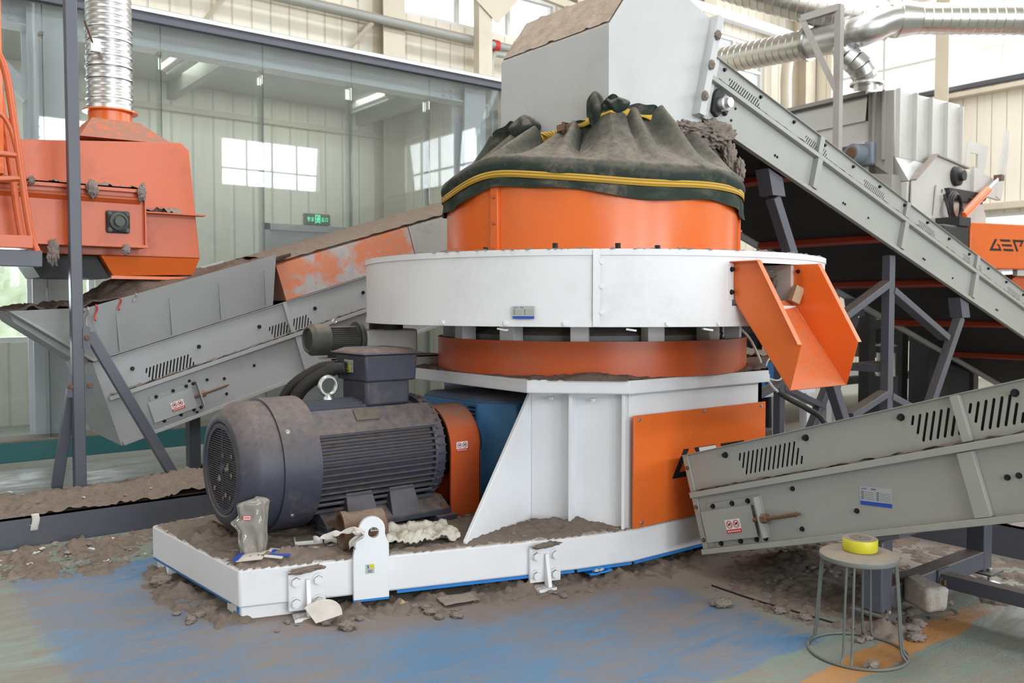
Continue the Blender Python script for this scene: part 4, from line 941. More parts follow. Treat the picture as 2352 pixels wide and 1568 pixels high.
def bedh(x, y, e):
    h = 0.010+0.016*fr(x,y,7)+0.012*fr(x,y,23,4)-0.012*math.exp(-e/0.03)
    h += 0.05*math.exp(-((x-1.66)**2/0.02+(y-4.86)**2/0.03))*(0.8+0.8*fr(x,y,14))+0.035*math.exp(-((x-1.80)**2/0.03+(y-4.22)**2/0.006))*(0.8+fr(x,y,16))
    if x > 3.2: h += 0.02*math.exp(-((x-3.4)**2/0.05+(y-3.85)**2/0.02))*(1+fr(x,y,11))
    if x > 2.2 and y > 4.35 and x < 3.2: h -= 0.014
    if 1.95 < x < 2.5 and 4.25 < y < 4.5: h -= 0.010
    return h
heap('dust_layer', [(1.565,4.195),(3.29,3.64),(3.66,3.55),(3.70,3.60),(3.36,4.10),(3.36,5.5),(1.49,5.35)], 0.261, bedh, 0.014, 'dirt', 'grey brown dust blanket lying on the white platform round the motor')
def annh(x, y, e):
    r = math.hypot(x-CX_, y-CY_)
    if r < 1.07: return -1
    return 0.006+0.010*fr(x,y,8,2)+0.012*fr(x,y,30,7)-0.010*math.exp(-e/0.02)+0.03*math.exp(-((x-3.52)**2+(y-3.72)**2)/0.03)+0.03*math.exp(-((x-4.95)**2+(y-3.66)**2)/0.05)
heap('dust_layer', OCT, 1.136, annh, 0.02, 'dirt', 'dust and fibre crumbs lying on the white octagonal table edge')
def ringh(x, y, e):
    r = math.hypot(x-CX_, y-CY_)
    if r < 1.06 or r > 1.565: return -1
    return 0.002+0.010*fr(x,y,9,3)+0.010*fr(x,y,34,6)
heap('dust_layer', hex_pts(1.60,40), RZ1+0.003, ringh, 0.024, 'dirt', 'dust crumbs scattered on top of the wide white ring housing')
# thin clear bag standing open, on a booklet
bag = thing('plastic_bag', 'crumpled translucent grey plastic bag standing against the big motor', 'bag', (1.70,4.34,0.275))
def bagf(i, j):
    t = i*2*PI; c, sn = math.cos(t), math.sin(t); sh = max(0, (j-0.90)/0.10)
    w = 0.060+0.022*min(1,j*1.6)+0.006*math.sin(j*7); d = 0.030+0.012*math.sin(j*PI)
    k = math.sqrt(max(0.0, 1-sh*sh*0.96))
    n1 = noise.noise(Vector((c*1.6, sn*1.6, j*2.5))); n2 = noise.noise(Vector((c*4, sn*4, j*6+5)))
    x = w*k*(abs(c)**0.6)*math.copysign(1,c)*(1+0.10*n1); y = d*k*sn*(1+0.35*n1)+0.010*n2+0.006*math.sin(c*9+j*4)*(1-sh)
    if c < 0 and 0.40 < j < 0.78: x += -0.045*math.exp(-((j-0.58)/0.09)**2)*(-c)
    z = 0.295*j+0.012*c*j
    return (1.70+x*0.788+y*0.616, 4.36-x*0.616+y*0.788, 0.272+z)
obj('film', MB().grid(bagf, 72, 48, closed=True), 'poly', bag, smooth=70)
u = Vector((0.788,-0.616,0)); o_ = Vector((1.640,4.345,0.465))
s = obj('label', MB().flat(rect(0,0.042,0,0.024), [], o_, u, (0,0,1), 0.002), 'stick_white', bag); s['label'] = 'small white label with red border and print'
k = MB().flat(rect(0,0.042,0,0.024), [rect(0.003,0.039,0.003,0.021)], o_+Vector((-0.616,-0.788,0))*0.002, u, (0,0,1), 0.0008)
for i in range(5): k.flat(rect(0.007+i*0.006,0.011+i*0.006,0.008,0.016), [], o_+Vector((-0.616,-0.788,0))*0.002, u, (0,0,1), 0.0008)
obj('red_print', k, 'red', s)
bk = thing('booklet', 'open dirty white booklet with blue corners under the plastic bag', 'booklet', (1.70,4.28,0.27))
def quad(mb, c, ang, w, d, t=0.006, tilt=0.0):
    ca, sa = math.cos(ang), math.sin(ang)
    f = lambda x, y, z: (c[0]+x*ca-y*sa, c[1]+x*sa+y*ca, c[2]+z+tilt*x)
    mb.hexa([f(-w/2,-d/2,0),f(w/2,-d/2,0),f(w/2,d/2,0),f(-w/2,d/2,0)],[f(-w/2,-d/2,t),f(w/2,-d/2,t),f(w/2,d/2,t),f(-w/2,d/2,t)]); return mb
obj('pages', quad(quad(MB(), (1.665,4.285,0.285), -0.62, 0.13, 0.15, 0.006, 0.10), (1.77,4.235,0.292), -0.62, 0.09, 0.15, 0.006, -0.12), 'paper', bk)
obj('blue_corner', quad(quad(MB(), (1.79,4.218,0.2965), -0.62, 0.10, 0.09, 0.003, -0.12), (1.60,4.315,0.2865), -0.62, 0.03, 0.13, 0.003, 0.10), 'stick_blue', bk)
tr = thing('small_tray', 'small white plastic tray full of dust beside the big motor foot', 'tray', (2.03,4.45,0.262))
obj('rim', quad(MB(), (2.04,4.44,0.262), -0.35, 0.15, 0.12, 0.022), 'stick_white', tr, bevel=0.004)
obj('dust', quad(MB(), (2.04,4.44,0.284), -0.35, 0.132, 0.104, 0.003), 'dirt', tr)
tag(obj('broken_cup', MB().tube([(2.13+0.04*math.cos(t),4.31+0.04*math.sin(t),0.29+0.012*math.sin(2*t)) for t in [k*2*PI/14 for k in range(14)]],0.013,8,closed=True), 'paper'), 'dirty white plastic ring scrap lying between tray and rusty pipe', 'scrap')
rp_ = thing('pipe_stub', 'short rusty dust-covered pipe sleeve lying behind the lifting lug', 'pipe', (2.3,4.2,0.262))
PD = Vector((0.93,-0.20,0)).normalized(); PO = Vector((2.11,4.19,0.362))
pm = MB().lathe([(0.088,0.0),(0.106,0.0),(0.106,0.03),(0.098,0.045),(0.098,0.13),(0.104,0.15),(0.104,0.23),(0.09,0.24),(0.088,0.0)],PO,PD,n=40)
obj('sleeve', pm, 'rust', rp_)
so = PO+PD*0.145+Vector((PD.y,-PD.x,0))*0.104; 
s = obj('barcode_label', MB().flat(rect(0,0.05,0,0.03), [], so+Vector((-0.012,-0.004,0.012)), PD, (0,0,1), 0.002), 'stick_white', rp_)
k = MB()
for i in range(9): k.flat(rect(0.004+i*0.005,0.006+i*0.005+(i%3)*0.0006,0.005,0.025), [], so+Vector((-0.012,-0.0065,0.012)), PD, (0,0,1), 0.0008)
obj('bars', k, 'ink', s)
rag = thing('tied_rag', 'dirty pale strip of rag tied through the lifting lug hole', 'rag', (2.08,4.02,0.34))
RA = catmull([(2.118,3.935,0.405),(2.09,3.955,0.425),(2.05,3.99,0.415),(2.0,4.03,0.40),(1.95,4.07,0.385),(1.91,4.09,0.37)],8)
def ragf(i, j):
    k_ = min(len(RA)-1, int(i*(len(RA)-1))); p = RA[k_]; a_ = i*9
    return tuple(p+Vector((0.2,0.3*math.sin(a_),math.cos(a_)))*(j-0.5)*(0.022+0.022*i)+Vector((0,0.01,0.012))*noise.noise(Vector((i*6,j*3,2))))
obj('strip', MB().grid(ragf, 40, 6), 'paper', rag, solid=0.002, smooth=80)
def ragt(i, j): return (2.105-0.05*i+0.03*(j-0.5)+0.012*math.sin(i*8), 3.95+0.02*i+0.02*math.sin(j*7), 0.40-0.07*i+0.012*math.sin(j*9+i*3))
obj('hanging_end', MB().grid(ragt, 14, 10), 'paper', rag, solid=0.002, smooth=80)
obj('knot', MB().blob((2.09,3.955,0.413),0.020,0.5,3,3,(1.2,0.8,0.9),2), 'paper', rag, smooth=80)
def quilt(i, j):
    x, y = i*0.46, j*0.30; q = math.hypot(0.4,0)
    z = 0.30+0.035*math.sin(j*PI*3.2+1.8*noise.noise(Vector((i*4,j*2,1))))*(0.4+0.6*math.sin(i*PI))+0.05*noise.noise(Vector((i*5,j*6,3)))+0.022*abs(noise.noise(Vector((i*13,j*11,6))))+0.008*noise.noise(Vector((i*22,j*18,5)))
    p = Vector((2.30,4.02,0))+Vector((0.945,-0.28,0))*x*0.9+Vector((0.28,0.945,0))*(y+0.03*noise.noise(Vector((i*4,0,8))))
    return (p.x, p.y, z)
M['quilt'] = paint('mouldy_quilt', (0.66, 0.62, 0.54), 0.95, 0.55, 0.55, var=0.3, dustcol=(0.22,0.16,0.10), bump=0.4)
tag(obj('quilted_sheet', MB().grid(quilt, 100, 70), 'quilt', solid=0.012, smooth=180), 'mouldy cream quilted sheet crumpled between rusty pipe and white gusset', 'sheet')
# ================================================================== belt conveyors
class Loc:
    """a conveyor's own frame: u along the belt, v square to it, w out of the near side"""
    def __init__(s, o, u, v): s.o = Vector(o); s.u = Vector(u).normalized(); s.v = Vector(v).normalized(); s.w = s.u.cross(s.v)
    def P(s, u, v, w=0.0): return s.o+s.u*u+s.v*v+s.w*w
    def box(s, mb, u0, u1, v0, v1, w0, w1):
        return mb.hexa([s.P(u0,v0,w0),s.P(u1,v0,w0),s.P(u1,v0,w1),s.P(u0,v0,w1)],[s.P(u0,v1,w0),s.P(u1,v1,w0),s.P(u1,v1,w1),s.P(u0,v1,w1)])
    def flat(s, mb, outer, holes, w, t): return mb.flat(outer, holes, s.P(0,0,w), s.u, s.v, t)
def slots(uc, vc, n, pitch, l, lean, wd=0.011):
    out = []
    for k in range(n):
        f = 1.0
        if k == 0 or k == n-1: f = 0.35
        elif k == 1 or k == n-2: f = 0.7
        x = uc+(k-(n-1)/2)*pitch; ln = l*f; dv = 0
        if f < 1: dv = (l-ln)/2*math.sin(lean)*(-1 if k < 2 else -1)*(-1 if k < 2 else 1)*(1 if lean < PI/2 else -1)
        du = dv/math.tan(lean) if abs(math.tan(lean)) > 1e-6 else 0
        out.append(slot(x+du, vc+dv, ln, wd, lean))
    return out
def conveyor(name, label, L, length, h, vm, W, holes, mat, end=True, bed=True):
    t = thing(name, label, 'conveyor', tuple(L.P(length*0.5,0,-W/2)))
    Lp = L
    p = MB(); L.flat(p, [(0,0),(length,0),(length,h),(0,h)], holes, 0, -0.005)
    side = obj('side_plate', p, mat, t); 
    p = MB(); L.flat(p, [(0,0),(length,0),(length,h),(0,h)], [], -W, -0.005); obj('side_plate', p, mat, t)
    m = MB(); L.box(m, 0.012,length,vm,vm+0.034,0.0005,0.042); obj('ledge_flange', m, mat, t, bevel=0.003)
    m = MB(); L.box(m, 0,length,h-0.004,h,0.0005,0.022); obj('top_lip', m, mat, t)
    m = MB(); L.box(m, 0,length,0,0.032,0.0005,0.035); obj('bottom_flange', m, mat, t, bevel=0.003)
    m = MB(); L.box(m, 0,length,-0.0,0.03,-W-0.04,-W-0.0055); obj('bottom_flange', m, mat, t, bevel=0.003)
    if bed:
        m = MB(); L.box(m, 0.04,length,vm+0.002,h-0.02,-0.045,-0.030); obj('skirt_rubber', m, 'belt', t)
        m = MB(); L.box(m, 0.04,length,vm+0.002,h-0.02,-W+0.030,-W+0.045); obj('skirt_rubber', m, 'belt', t)
        m = MB(); L.box(m, 0.06,length,vm-0.02,vm+0.0,-W+0.02,-0.02); obj('carrying_belt', m, 'belt', t)
        m = MB(); L.box(m, 0.06,length,0.05,0.06,-W+0.02,-0.02); obj('return_belt', m, 'belt', t)
        for q in (0.14, length-0.14):
            m = MB(); m.cyl(L.P(q,(vm+0.05)/2,-W+0.03), L.P(q,(vm+0.05)/2,-0.03), (vm-0.08)/2, 20); obj('drum', m, 'dark', t)
    if end:
        m = MB(); L.box(m, -0.012,-0.0005,0,h*0.5,-W-0.005,0.0); L.box(m, -0.012,-0.0005,h*0.5,h,-W-0.005,0.0); obj('end_plate', m, mat, t)
    return t
def take_up(t, L, u, v, n, sx=0.30, mat='grey'):
    """tail bearing cover with sticker, bolted flange and threaded take-up rod"""
    m = MB(); L.flat(m, [(u-0.03,v-0.125),(u+sx+0.06,v-0.125),(u+sx+0.06,v+0.125),(u-0.03,v+0.125)], [[(u-0.02,v-0.075),(u+sx+0.03,v-0.075),(u+sx+0.03,v+0.075),(u-0.02,v+0.075)]], 0.0005, 0.008)
    fl = obj('bearing_flange', m, mat, t, bevel=0.002)
    bolts(fl, [L.P(u+q,v+s*0.105,0.009) for s in (-1,1) for q in (0.02,0.16,0.27,0.33)], L.w, 0.011, 0.010)
    m = MB(); L.box(m, u-0.06,u+sx,v-0.09,v+0.085,0.03,0.034); cv_ = obj('bearing_cover', m, mat, t)
    m = MB(); L.box(m, u+sx+0.045,u+sx+0.055,v-0.10,v+0.12,0.009,0.06); obj('thrust_plate', m, mat, t)
    m = MB(); m.cyl(L.P(u+sx+0.0,v,0.035), L.P(u+sx+0.28,v,0.035), 0.012, 12); m.cyl(L.P(u+sx+0.055,v,0.035), L.P(u+sx+0.09,v,0.035), 0.026, 6)
    m.cyl(L.P(u+sx+0.25,v,0.035), L.P(u+sx+0.30,v,0.035), 0.007, 10); obj('take_up_rod', m, 'rust', t)
    warning(cv_, L.P(u+0.10,v-0.055,0.0345), L.u, L.v, 0.105)
ALP = math.radians(17.3); cA, sA = math.cos(ALP), math.sin(ALP)
# ---- conveyor in front, taking the discharge
LF = Loc((3.95,3.235,0.131), (0,-cA,sA), (0,sA,cA))
hF = slots(0.59,0.462,15,0.030,0.135,math.radians(66),0.0125)+slots(1.52,0.462,8,0.034,0.14,math.radians(66),0.0135)+slots(1.79,0.462,8,0.034,0.14,math.radians(66),0.0135)
cf = conveyor('discharge_conveyor', 'grey inclined belt conveyor under the orange chute, its tail by the orange panel', LF, 3.6, 0.578, 0.325, 1.15, hF, 'grey')
take_up(cf, LF, 0.12, 0.155, 0)
LF.box(b_ := MB(), 1.628,1.668,0.362,0.572,0.0005,0.03); obj('stiffener', b_, 'grey', cf, bevel=0.002)
LF.box(b_ := MB(), 1.59,1.66,0.034,0.322,0.0005,0.034); obj('stiffener', b_, 'grey', cf, bevel=0.002)
LF.box(b_ := MB(), 0.0,0.035,0.0,0.578,0.0005,0.012); obj('end_flange', b_, 'grey', cf, bevel=0.002)
bolts(cf, [LF.P(u,0.528,0.0005) for u in (0.305,0.84,1.37,1.89,2.45)], LF.w, 0.013, 0.016)
bolts(cf, [LF.P(u,v,0.0005) for u,v in ((0.687,0.285),(0.685,0.075),(1.76,0.186),(1.808,0.187),(1.02,0.13),(2.3,0.19))], LF.w, 0.010, 0.010)
bolts(cf, [LF.P(0.018,v,0.0125) for v in (0.08,0.27,0.5)], LF.w, 0.010, 0.008, 'rust')
nameplate(cf, LF.P(1.048,0.158,0.0005), (LF.u-LF.v*0.24).normalized(), (LF.v+LF.u*0.24).normalized(), 0.165, 0.092)
obj('dust', MB().grid(lambda i,j: tuple(LF.P(0.05+3.3*i, 0.359+0.006+0.012*max(-0.4,noise.fractal(Vector((i*40,j*2,1)),0.9,2,4)), 0.004+0.034*j)), 260, 5), 'dirt', cf)
lg = thing('conveyor_stand', 'slate steel stand on levelling feet under the front grey conveyor', 'stand', (4.5,2.2,0))
for a in (3.96, 5.05):
    p = obj('leg', MB().box(a,a+0.10,2.17,2.27,0.075,0.43), 'frame', lg, bevel=0.008)
    obj('leg_plate', MB().box(a-0.03,a+0.13,2.12,2.32,0.065,0.075), 'frame', lg)
    f = obj('levelling_foot', MB().lathe([(0.0,0.0),(0.055,0.0),(0.055,0.012),(0.02,0.022),(0.012,0.022),(0.012,0.09),(0.0,0.09)],(a+0.05,2.16,0.0),n=20), 'zinc', lg)
m = MB(); LF.box(m, 0.93,1.22,-0.02,-0.001,-0.16,0.03); obj('top_plate', m, 'frame', lg); 
m = MB(); LF.box(m, 0.93,1.22,-0.02,-0.001,-1.2,-1.04); obj('top_plate', m, 'frame', lg)
obj('cross_beam', MB().box(4.06,5.05,2.17,2.27,0.09,0.19), 'frame', lg, bevel=0.006)
obj('long_beam', MB().box(4.52,4.60,-0.4,2.17,0.10,0.17), 'frame', lg, bevel=0.004)
obj('splice', MB().box(4.50,4.62,2.158,2.168,0.08,0.19), 'frame', lg)
bolts(lg, [(4.53,2.15,0.13)], (-0.3,-1,0), 0.02, 0.02, 'rust')
tag(obj('concrete_block', MB().hexa([(4.075,2.00,0.10),(4.19,1.96,0.10),(4.27,2.16,0.10),(4.15,2.165,0.10)],[(4.065,2.00,0.22),(4.20,1.955,0.215),(4.28,2.165,0.225),(4.15,2.165,0.23)]), 'concrete', bevel=0.02), 'rough grey concrete block laid over the stand cross beam by the stool', 'block')
# ---- long conveyor up to the hood
AR = math.radians(17.15); cR, sR = math.cos(AR), math.sin(AR)
LR = Loc((4.735,4.0,2.872), (cR,0,-sR), (sR,0,cR))
hR = []
for uc, n in ((0.445,16),(1.33,8),(1.52,5),(2.32,15),(3.28,14),(4.12,8),(4.40,6),(5.25,14),(6.2,14)):
    hR += slots(uc,0.372,n,0.0265,0.085,math.radians(66 if uc < 90 else 60),0.010)
cr = conveyor('feed_conveyor', 'long grey belt conveyor sloping down from the hood past the back machines', LR, 8.4, 0.475, 0.285, 1.25, hR, 'grey', end=False)
LR.box(b_ := MB(), -0.02,0.11,0.0,0.475,0.0005,0.006); obj('head_plate', b_, 'silver', cr)
for u in (1.43, 2.855, 4.30, 5.75, 7.2):
    LR.box(b_ := MB(), u-0.032,u+0.032,0.036,0.282,0.0005,0.045); obj('stiffener', b_, 'grey', cr, bevel=0.002)
    LR.box(b_ := MB(), u-0.028,u+0.028,0.322,0.47,0.0005,0.03); obj('stiffener', b_, 'grey', cr, bevel=0.002)
bolts(cr, [LR.P(0.18+0.44*k,0.435,0.0005) for k in range(16)], LR.w, 0.011, 0.014)
bolts(cr, [LR.P(u,v,0.0005) for u,v in ((0.30,0.235),(0.38,0.23),(0.36,0.13),(0.92,0.10),(0.95,0.10),(1.9,0.10),(1.93,0.10),(2.3,0.12),(3.3,0.10),(3.33,0.10),(3.9,0.11),(4.9,0.10),(4.93,0.1))], LR.w, 0.008, 0.006)
bb = obj('head_bearing', MB().flat([(-0.06,-0.08),(0.0,-0.10),(0.05,-0.03),(0.09,-0.05),(0.10,0.0),(0.05,0.04),(0.02,0.09),(-0.05,0.10),(-0.075,0.05)], [], LR.P(0.185,0.17,0.0005), LR.u, LR.v, 0.03), 'dark', cr, bevel=0.006)
obj('shaft_end', MB().lathe([(0.0,0.0),(0.052,0.0),(0.052,0.05),(0.034,0.055),(0.034,0.085),(0.0,0.085)],LR.P(0.19,0.17,0.03),LR.w,n=24), 'zinc', bb)
for u in (1.15,2.55,3.8,5.2,6.6):
    LR.box(b_ := MB(), u-0.035,u+0.035,0.0,0.048,-1.24,-0.006); obj('cross_bar', b_, 'redbeam', cr)
obj('dust', MB().grid(lambda i,j: tuple(LR.P(0.1+6*i, 0.320+0.004+0.009*max(-0.3,noise.fractal(Vector((i*60,j*2,6)),0.9,2,4)), 0.004+0.034*j)), 300, 4), 'dirt', cr)
ls = thing('trestle', 'slate steel trestle of raking legs carrying the long conveyor', 'trestle', (7.6,4.6,0))
for b in (4.03, 5.15):
    zb = lambda a: 2.872-(a-4.735)*sR/cR-0.012
    obj('post', MB().box(7.40,7.49,b,b+0.08,0.02,zb(7.49)), 'frame', ls, bevel=0.006)
    obj('raking_leg', MB().bar((5.72,b+0.04,zb(5.72)-0.16),(7.05,b+0.04,0.06),0.085,0.085,up=(0,1,0)), 'frame', ls, bevel=0.006)
    obj('raking_leg', MB().bar((8.80,b+0.04,zb(8.80)-0.16),(7.85,b+0.04,0.06),0.085,0.085,up=(0,1,0)), 'frame', ls, bevel=0.006)
    for a, s in ((5.70,1),(8.80,1)):
        obj('leg_cap', MB().hexa([(a-0.06,b-0.02,zb(a)-0.16),(a+0.10,b-0.02,zb(a)-0.16),(a+0.10,b+0.10,zb(a)-0.16),(a-0.06,b+0.10,zb(a)-0.16)],[(a-0.12,b-0.02,zb(a-0.12)-0.002),(a+0.06,b-0.02,zb(a+0.06)-0.002),(a+0.06,b+0.10,zb(a+0.06)-0.002),(a-0.12,b+0.10,zb(a-0.12)-0.002)]), 'frame', ls)
    for (p, q) in (((6.42,1.35),(7.41,1.76)), ((7.48,1.70),(8.52,1.25)), ((6.83,0.62),(7.41,0.78)), ((7.48,0.75),(8.20,0.50))):
        obj('brace', MB().bar((p[0],b+0.04,p[1]),(q[0],b+0.04,q[1]),0.06,0.10,up=(0,1,0)), 'frame', ls, bevel=0.005)
for z in (1.0,):
    obj('tie', MB().bar((7.445,4.1,z),(7.445,5.16,z),0.07,0.07), 'frame', ls)
# ---- conveyor under the orange shredder on the glass side
AL = math.radians(16.8); cL, sL = math.cos(AL), math.sin(AL)
def worn_cover():
    m, nt, b = nodes_of('worn_orange_grey_cover')
    n1 = noise_node(nt, 1.7, 5, 0.6); n2 = noise_node(nt, 14, 5, 0.7)
    f = step(nt, math_node(nt, 'ADD', math_node(nt, 'MULTIPLY', n1, 0.8), math_node(nt, 'MULTIPLY', n2, 0.2)), 0.46, 0.56)
    c = mixc(nt, f, (0.62, 0.20, 0.10), (0.42, 0.42, 0.43)); c = mixc(nt, math_node(nt, 'MULTIPLY', step(nt, n2, 0.45, 0.7), 0.5), c, (0.34, 0.28, 0.25))
    nt.links.new(c, b.inputs['Base Color']); b.inputs['Roughness'].default_value = 0.55
    return m
M['worn'] = worn_cover(); M['rubgrey'] = paint('rubbed_grey_sheet', (0.40,0.39,0.37), 0.6, 0.8, 0.75, dustcol=(0.24,0.20,0.175))
LL = Loc((1.795,7.3,0.46), (cL,0,sL), (-sL,0,cL))
hL = slots(0.53,0.468,15,0.0285,0.125,math.radians(66),0.012)+slots(1.515,0.475,8,0.029,0.115,math.radians(66),0.012)+slots(1.725,0.475,8,0.029,0.115,math.radians(66),0.012)
cl_ = conveyor('shredder_conveyor', 'dusty grey belt conveyor with flared hopper under the orange shredder', LL, 6.0, 0.695, 0.375, 1.05, hL, 'grey_dark', end=False)
m = MB(); m.hexa([LL.P(-0.004,0.0,0),LL.P(-0.004,0.0,-1.055),LL.P(-0.22,0.42,-1.055),LL.P(-0.22,0.42,0)][::1],[LL.P(-0.012,0.0,0),LL.P(-0.012,0.0,-1.055),LL.P(-0.228,0.42,-1.055),LL.P(-0.228,0.42,0)])
m = MB(); LL.box(m, -0.012,-0.0005,0,0.695,-1.055,0.0); obj('end_plate', m, 'grey_dark', cl_)
take_up(cl_, LL, 0.33, 0.175, 0, 0.30, 'grey_dark')
LL.box(b_ := MB(), 1.60,1.635,0.412,0.69,0.0005,0.03); obj('stiffener', b_, 'grey_dark', cl_)
LL.box(b_ := MB(), 1.62,1.67,0.034,0.372,0.0005,0.034); obj('stiffener', b_, 'grey_dark', cl_)
bolts(cl_, [LL.P(u,0.556,0.0005) for u in (0.25,0.8,1.345,1.89,2.4)], LL.w, 0.013, 0.014)
bolts(cl_, [LL.P(u,v,0.0005) for u,v in ((0.64,0.31),(0.78,0.27),(0.92,0.23),(0.62,0.045),(0.9,0.10),(1.2,0.25))], LL.w, 0.010, 0.008)
obj('dust', MB().grid(lambda i,j: tuple(LL.P(0.03+3.0*i, 0.41+0.008+0.018*max(-0.4,noise.fractal(Vector((i*34,j*2,11)),0.9,2,4)), 0.004+0.036*j)), 240, 5), 'dirt', cl_)
# flared hopper sheets
m = MB().hexa([LL.P(0.10,0.70,0.0),LL.P(1.52,0.70,0.0),LL.P(1.63,1.12,0.12),LL.P(0.06,1.12,0.12)],[LL.P(0.10,0.70,-0.006),LL.P(1.52,0.70,-0.006),LL.P(1.63,1.12,0.114),LL.P(0.06,1.12,0.114)])
hs = obj('hopper_sheet', m, 'grey_dark', cl_)
for u in (0.20,0.62,1.04,1.45):
    k = u*1.0+0.03
    obj('rib', MB().hexa([LL.P(u-0.004,0.72,0.006),LL.P(u+0.004,0.72,0.006),LL.P(u+0.004,0.72,0.04),LL.P(u-0.004,0.72,0.04)],[LL.P(u+0.05-0.004,1.02,0.092),LL.P(u+0.05+0.004,1.02,0.092),LL.P(u+0.05+0.004,1.02,0.098),LL.P(u+0.05-0.004,1.02,0.098)]), 'grey_dark', hs)
m = MB().hexa([LL.P(0.10,0.70,-1.05),LL.P(1.52,0.70,-1.05),LL.P(1.63,1.12,-1.17),LL.P(0.06,1.12,-1.17)],[LL.P(0.10,0.70,-1.044),LL.P(1.52,0.70,-1.044),LL.P(1.63,1.12,-1.164),LL.P(0.06,1.12,-1.164)]); obj('hopper_sheet', m, 'grey_dark', cl_)
m = MB().hexa([LL.P(0.10,0.70,0.0),LL.P(0.10,0.70,-1.05),LL.P(0.06,1.12,-1.17),LL.P(0.06,1.12,0.12)][::1],[LL.P(0.094,0.70,0.0),LL.P(0.094,0.70,-1.05),LL.P(0.054,1.12,-1.17),LL.P(0.054,1.12,0.12)])
# the end sheet leans far out over the tail
e0, e1, e2, e3 = Vector((1.69,7.3,1.165)), Vector((1.69,8.35,1.165)), Vector((1.00,8.55,1.545)), Vector((1.02,7.26,1.525))
m = MB().hexa([LL.P(0.0,0.70,0.0),LL.P(0.0,0.70,-1.05),e2,e3],[LL.P(0.006,0.697,0.0),LL.P(0.006,0.697,-1.05),e2+Vector((0.006,0,-0.004)),e3+Vector((0.006,0,-0.004))])
es_ = obj('end_sheet', m, 'grey_dark', cl_)
for y in (7.45,7.75,8.05):
    p0 = LL.P(0.0,0.695,-(y-7.3)); dn = Vector((-0.59,0,0.40)); nn = Vector((-0.56,0,-0.83)); th = Vector((0,0.008,0))
    obj('rib', MB().hexa([p0+dn*0.02,p0+dn*0.02+th,p0+dn*0.92+th,p0+dn*0.92],[p0+dn*0.02+nn*0.05,p0+dn*0.02+nn*0.05+th,p0+dn*0.85+nn*0.03+th,p0+dn*0.85+nn*0.03]), 'grey_dark', es_)
m = MB().hexa([LL.P(0.0,0.70,0.0),LL.P(0.12,0.70,0.0),LL.P(0.06,1.12,0.12),e3],[LL.P(0.0,0.70,-0.006),LL.P(0.12,0.70,-0.006),LL.P(0.06,1.12,0.114),e3+Vector((0,0.006,0))]); obj('corner_sheet', m, 'grey_dark', cl_)
# sheet metal belt cover further up
m = MB()
pr = [(0.0,0.70),(0.0,1.02),(-0.18,1.10),(-0.87,1.10),(-1.05,1.02),(-1.05,0.70)]
m.hexa([LL.P(1.65,v,w) for w,v in pr],[LL.P(3.05,v,w) for w,v in pr]); obj('belt_cover', m, 'worn', cl_)
m = MB(); m.hexa([LL.P(3.06,v,w+0.0) for w,v in pr],[LL.P(5.9,v,w) for w,v in pr]); obj('belt_cover', m, 'rubgrey' if 'rubgrey' in M else 'offwhite', cl_)
obj('cover_dust', MB().grid(lambda i,j: tuple(LL.P(1.6+4.3*i, (1.05+0.085*math.sin(j*PI)**0.5)+0.012*noise.noise(Vector((i*50,j*6,3))), 0.0-1.05*j)), 160, 24), 'dirt_tan', cl_)
def heap_in(i, j):
    u = 0.02+1.75*i; w = 0.11-1.26*j
    ridge = 0.20*math.exp(-((u-0.55)/0.40)**2)+0.05*math.exp(-((u-1.35)/0.5)**2)
    v = 1.085+ridge*math.sin(min(1,max(0,j))*PI)**0.7-0.02+0.035*noise.fractal(Vector((u*6,w*6,2)),0.9,2,5)*(0.3+math.sin(j*PI))
    if j in (0,1): v = 1.10
    return tuple(LL.P(u, v, w))
tag(obj('scrap_heap', MB().grid(heap_in, 110, 60), 'scrap', smooth=180), 'brown heap of shredded scrap filling the flared conveyor hopper', 'scrap', kind='stuff')
def tail_litter(i, j):
    p = Vector((1.0+0.78*i, 7.27+1.2*j, 0)); z = 1.535+0.16*i*i*0.6+0.05*noise.fractal(Vector((i*7,j*7,9)),0.9,2,5)*math.sin(i*PI+0.2)
    return (p.x, p.y, max(z, 1.53-0.0))
tag(obj('rubber_flap', MB().grid(tail_litter, 60, 50), 'scrap', solid=0.012, smooth=180), 'frayed rubber flap covered with dark litter over the hopper end', 'flap')
k = 0
for u, c_, ln in ((0.30,'redbit',0.10),(0.12,'redbit',0.13),(0.42,'pale',0.07),(0.06,'pale',0.16)):
    pt = LL.P(u,1.13,0.125)
    o = obj('plastic_strip', MB().grid(lambda i,j: (pt.x+0.012*(j-0.5)+0.01*math.sin(i*6), pt.y-0.012-0.004*math.sin(i*9), pt.z-ln*i), 14, 2), 'poly' if c_ == 'pale' else 'red', solid=0.001)
    tag(o, ('shredded red plastic strip hanging over the hopper sheet, the longer one beside the slate post' if u == 0.12 else 'short shredded red strip hanging over the hopper sheet edge') if c_ == 'redbit' else ('long pale plastic strip hanging over the hopper sheet beside the post' if u == 0.06 else 'short pale plastic strip hanging over the grey hopper sheet'), 'plastic strip', 'strips hanging on the hopper')
tag(obj('support_leg', MB().box(2.52,2.62,7.95,8.07,0.0,0.69), 'frame', bevel=0.006), 'dark steel leg under the shredder conveyor behind the big motor', 'leg')
tag(obj('foot_beam', MB().box(2.63,3.6,7.95,8.07,0.0,0.11), 'frame', bevel=0.006), 'low dark steel floor beam starting at the conveyor leg', 'beam')
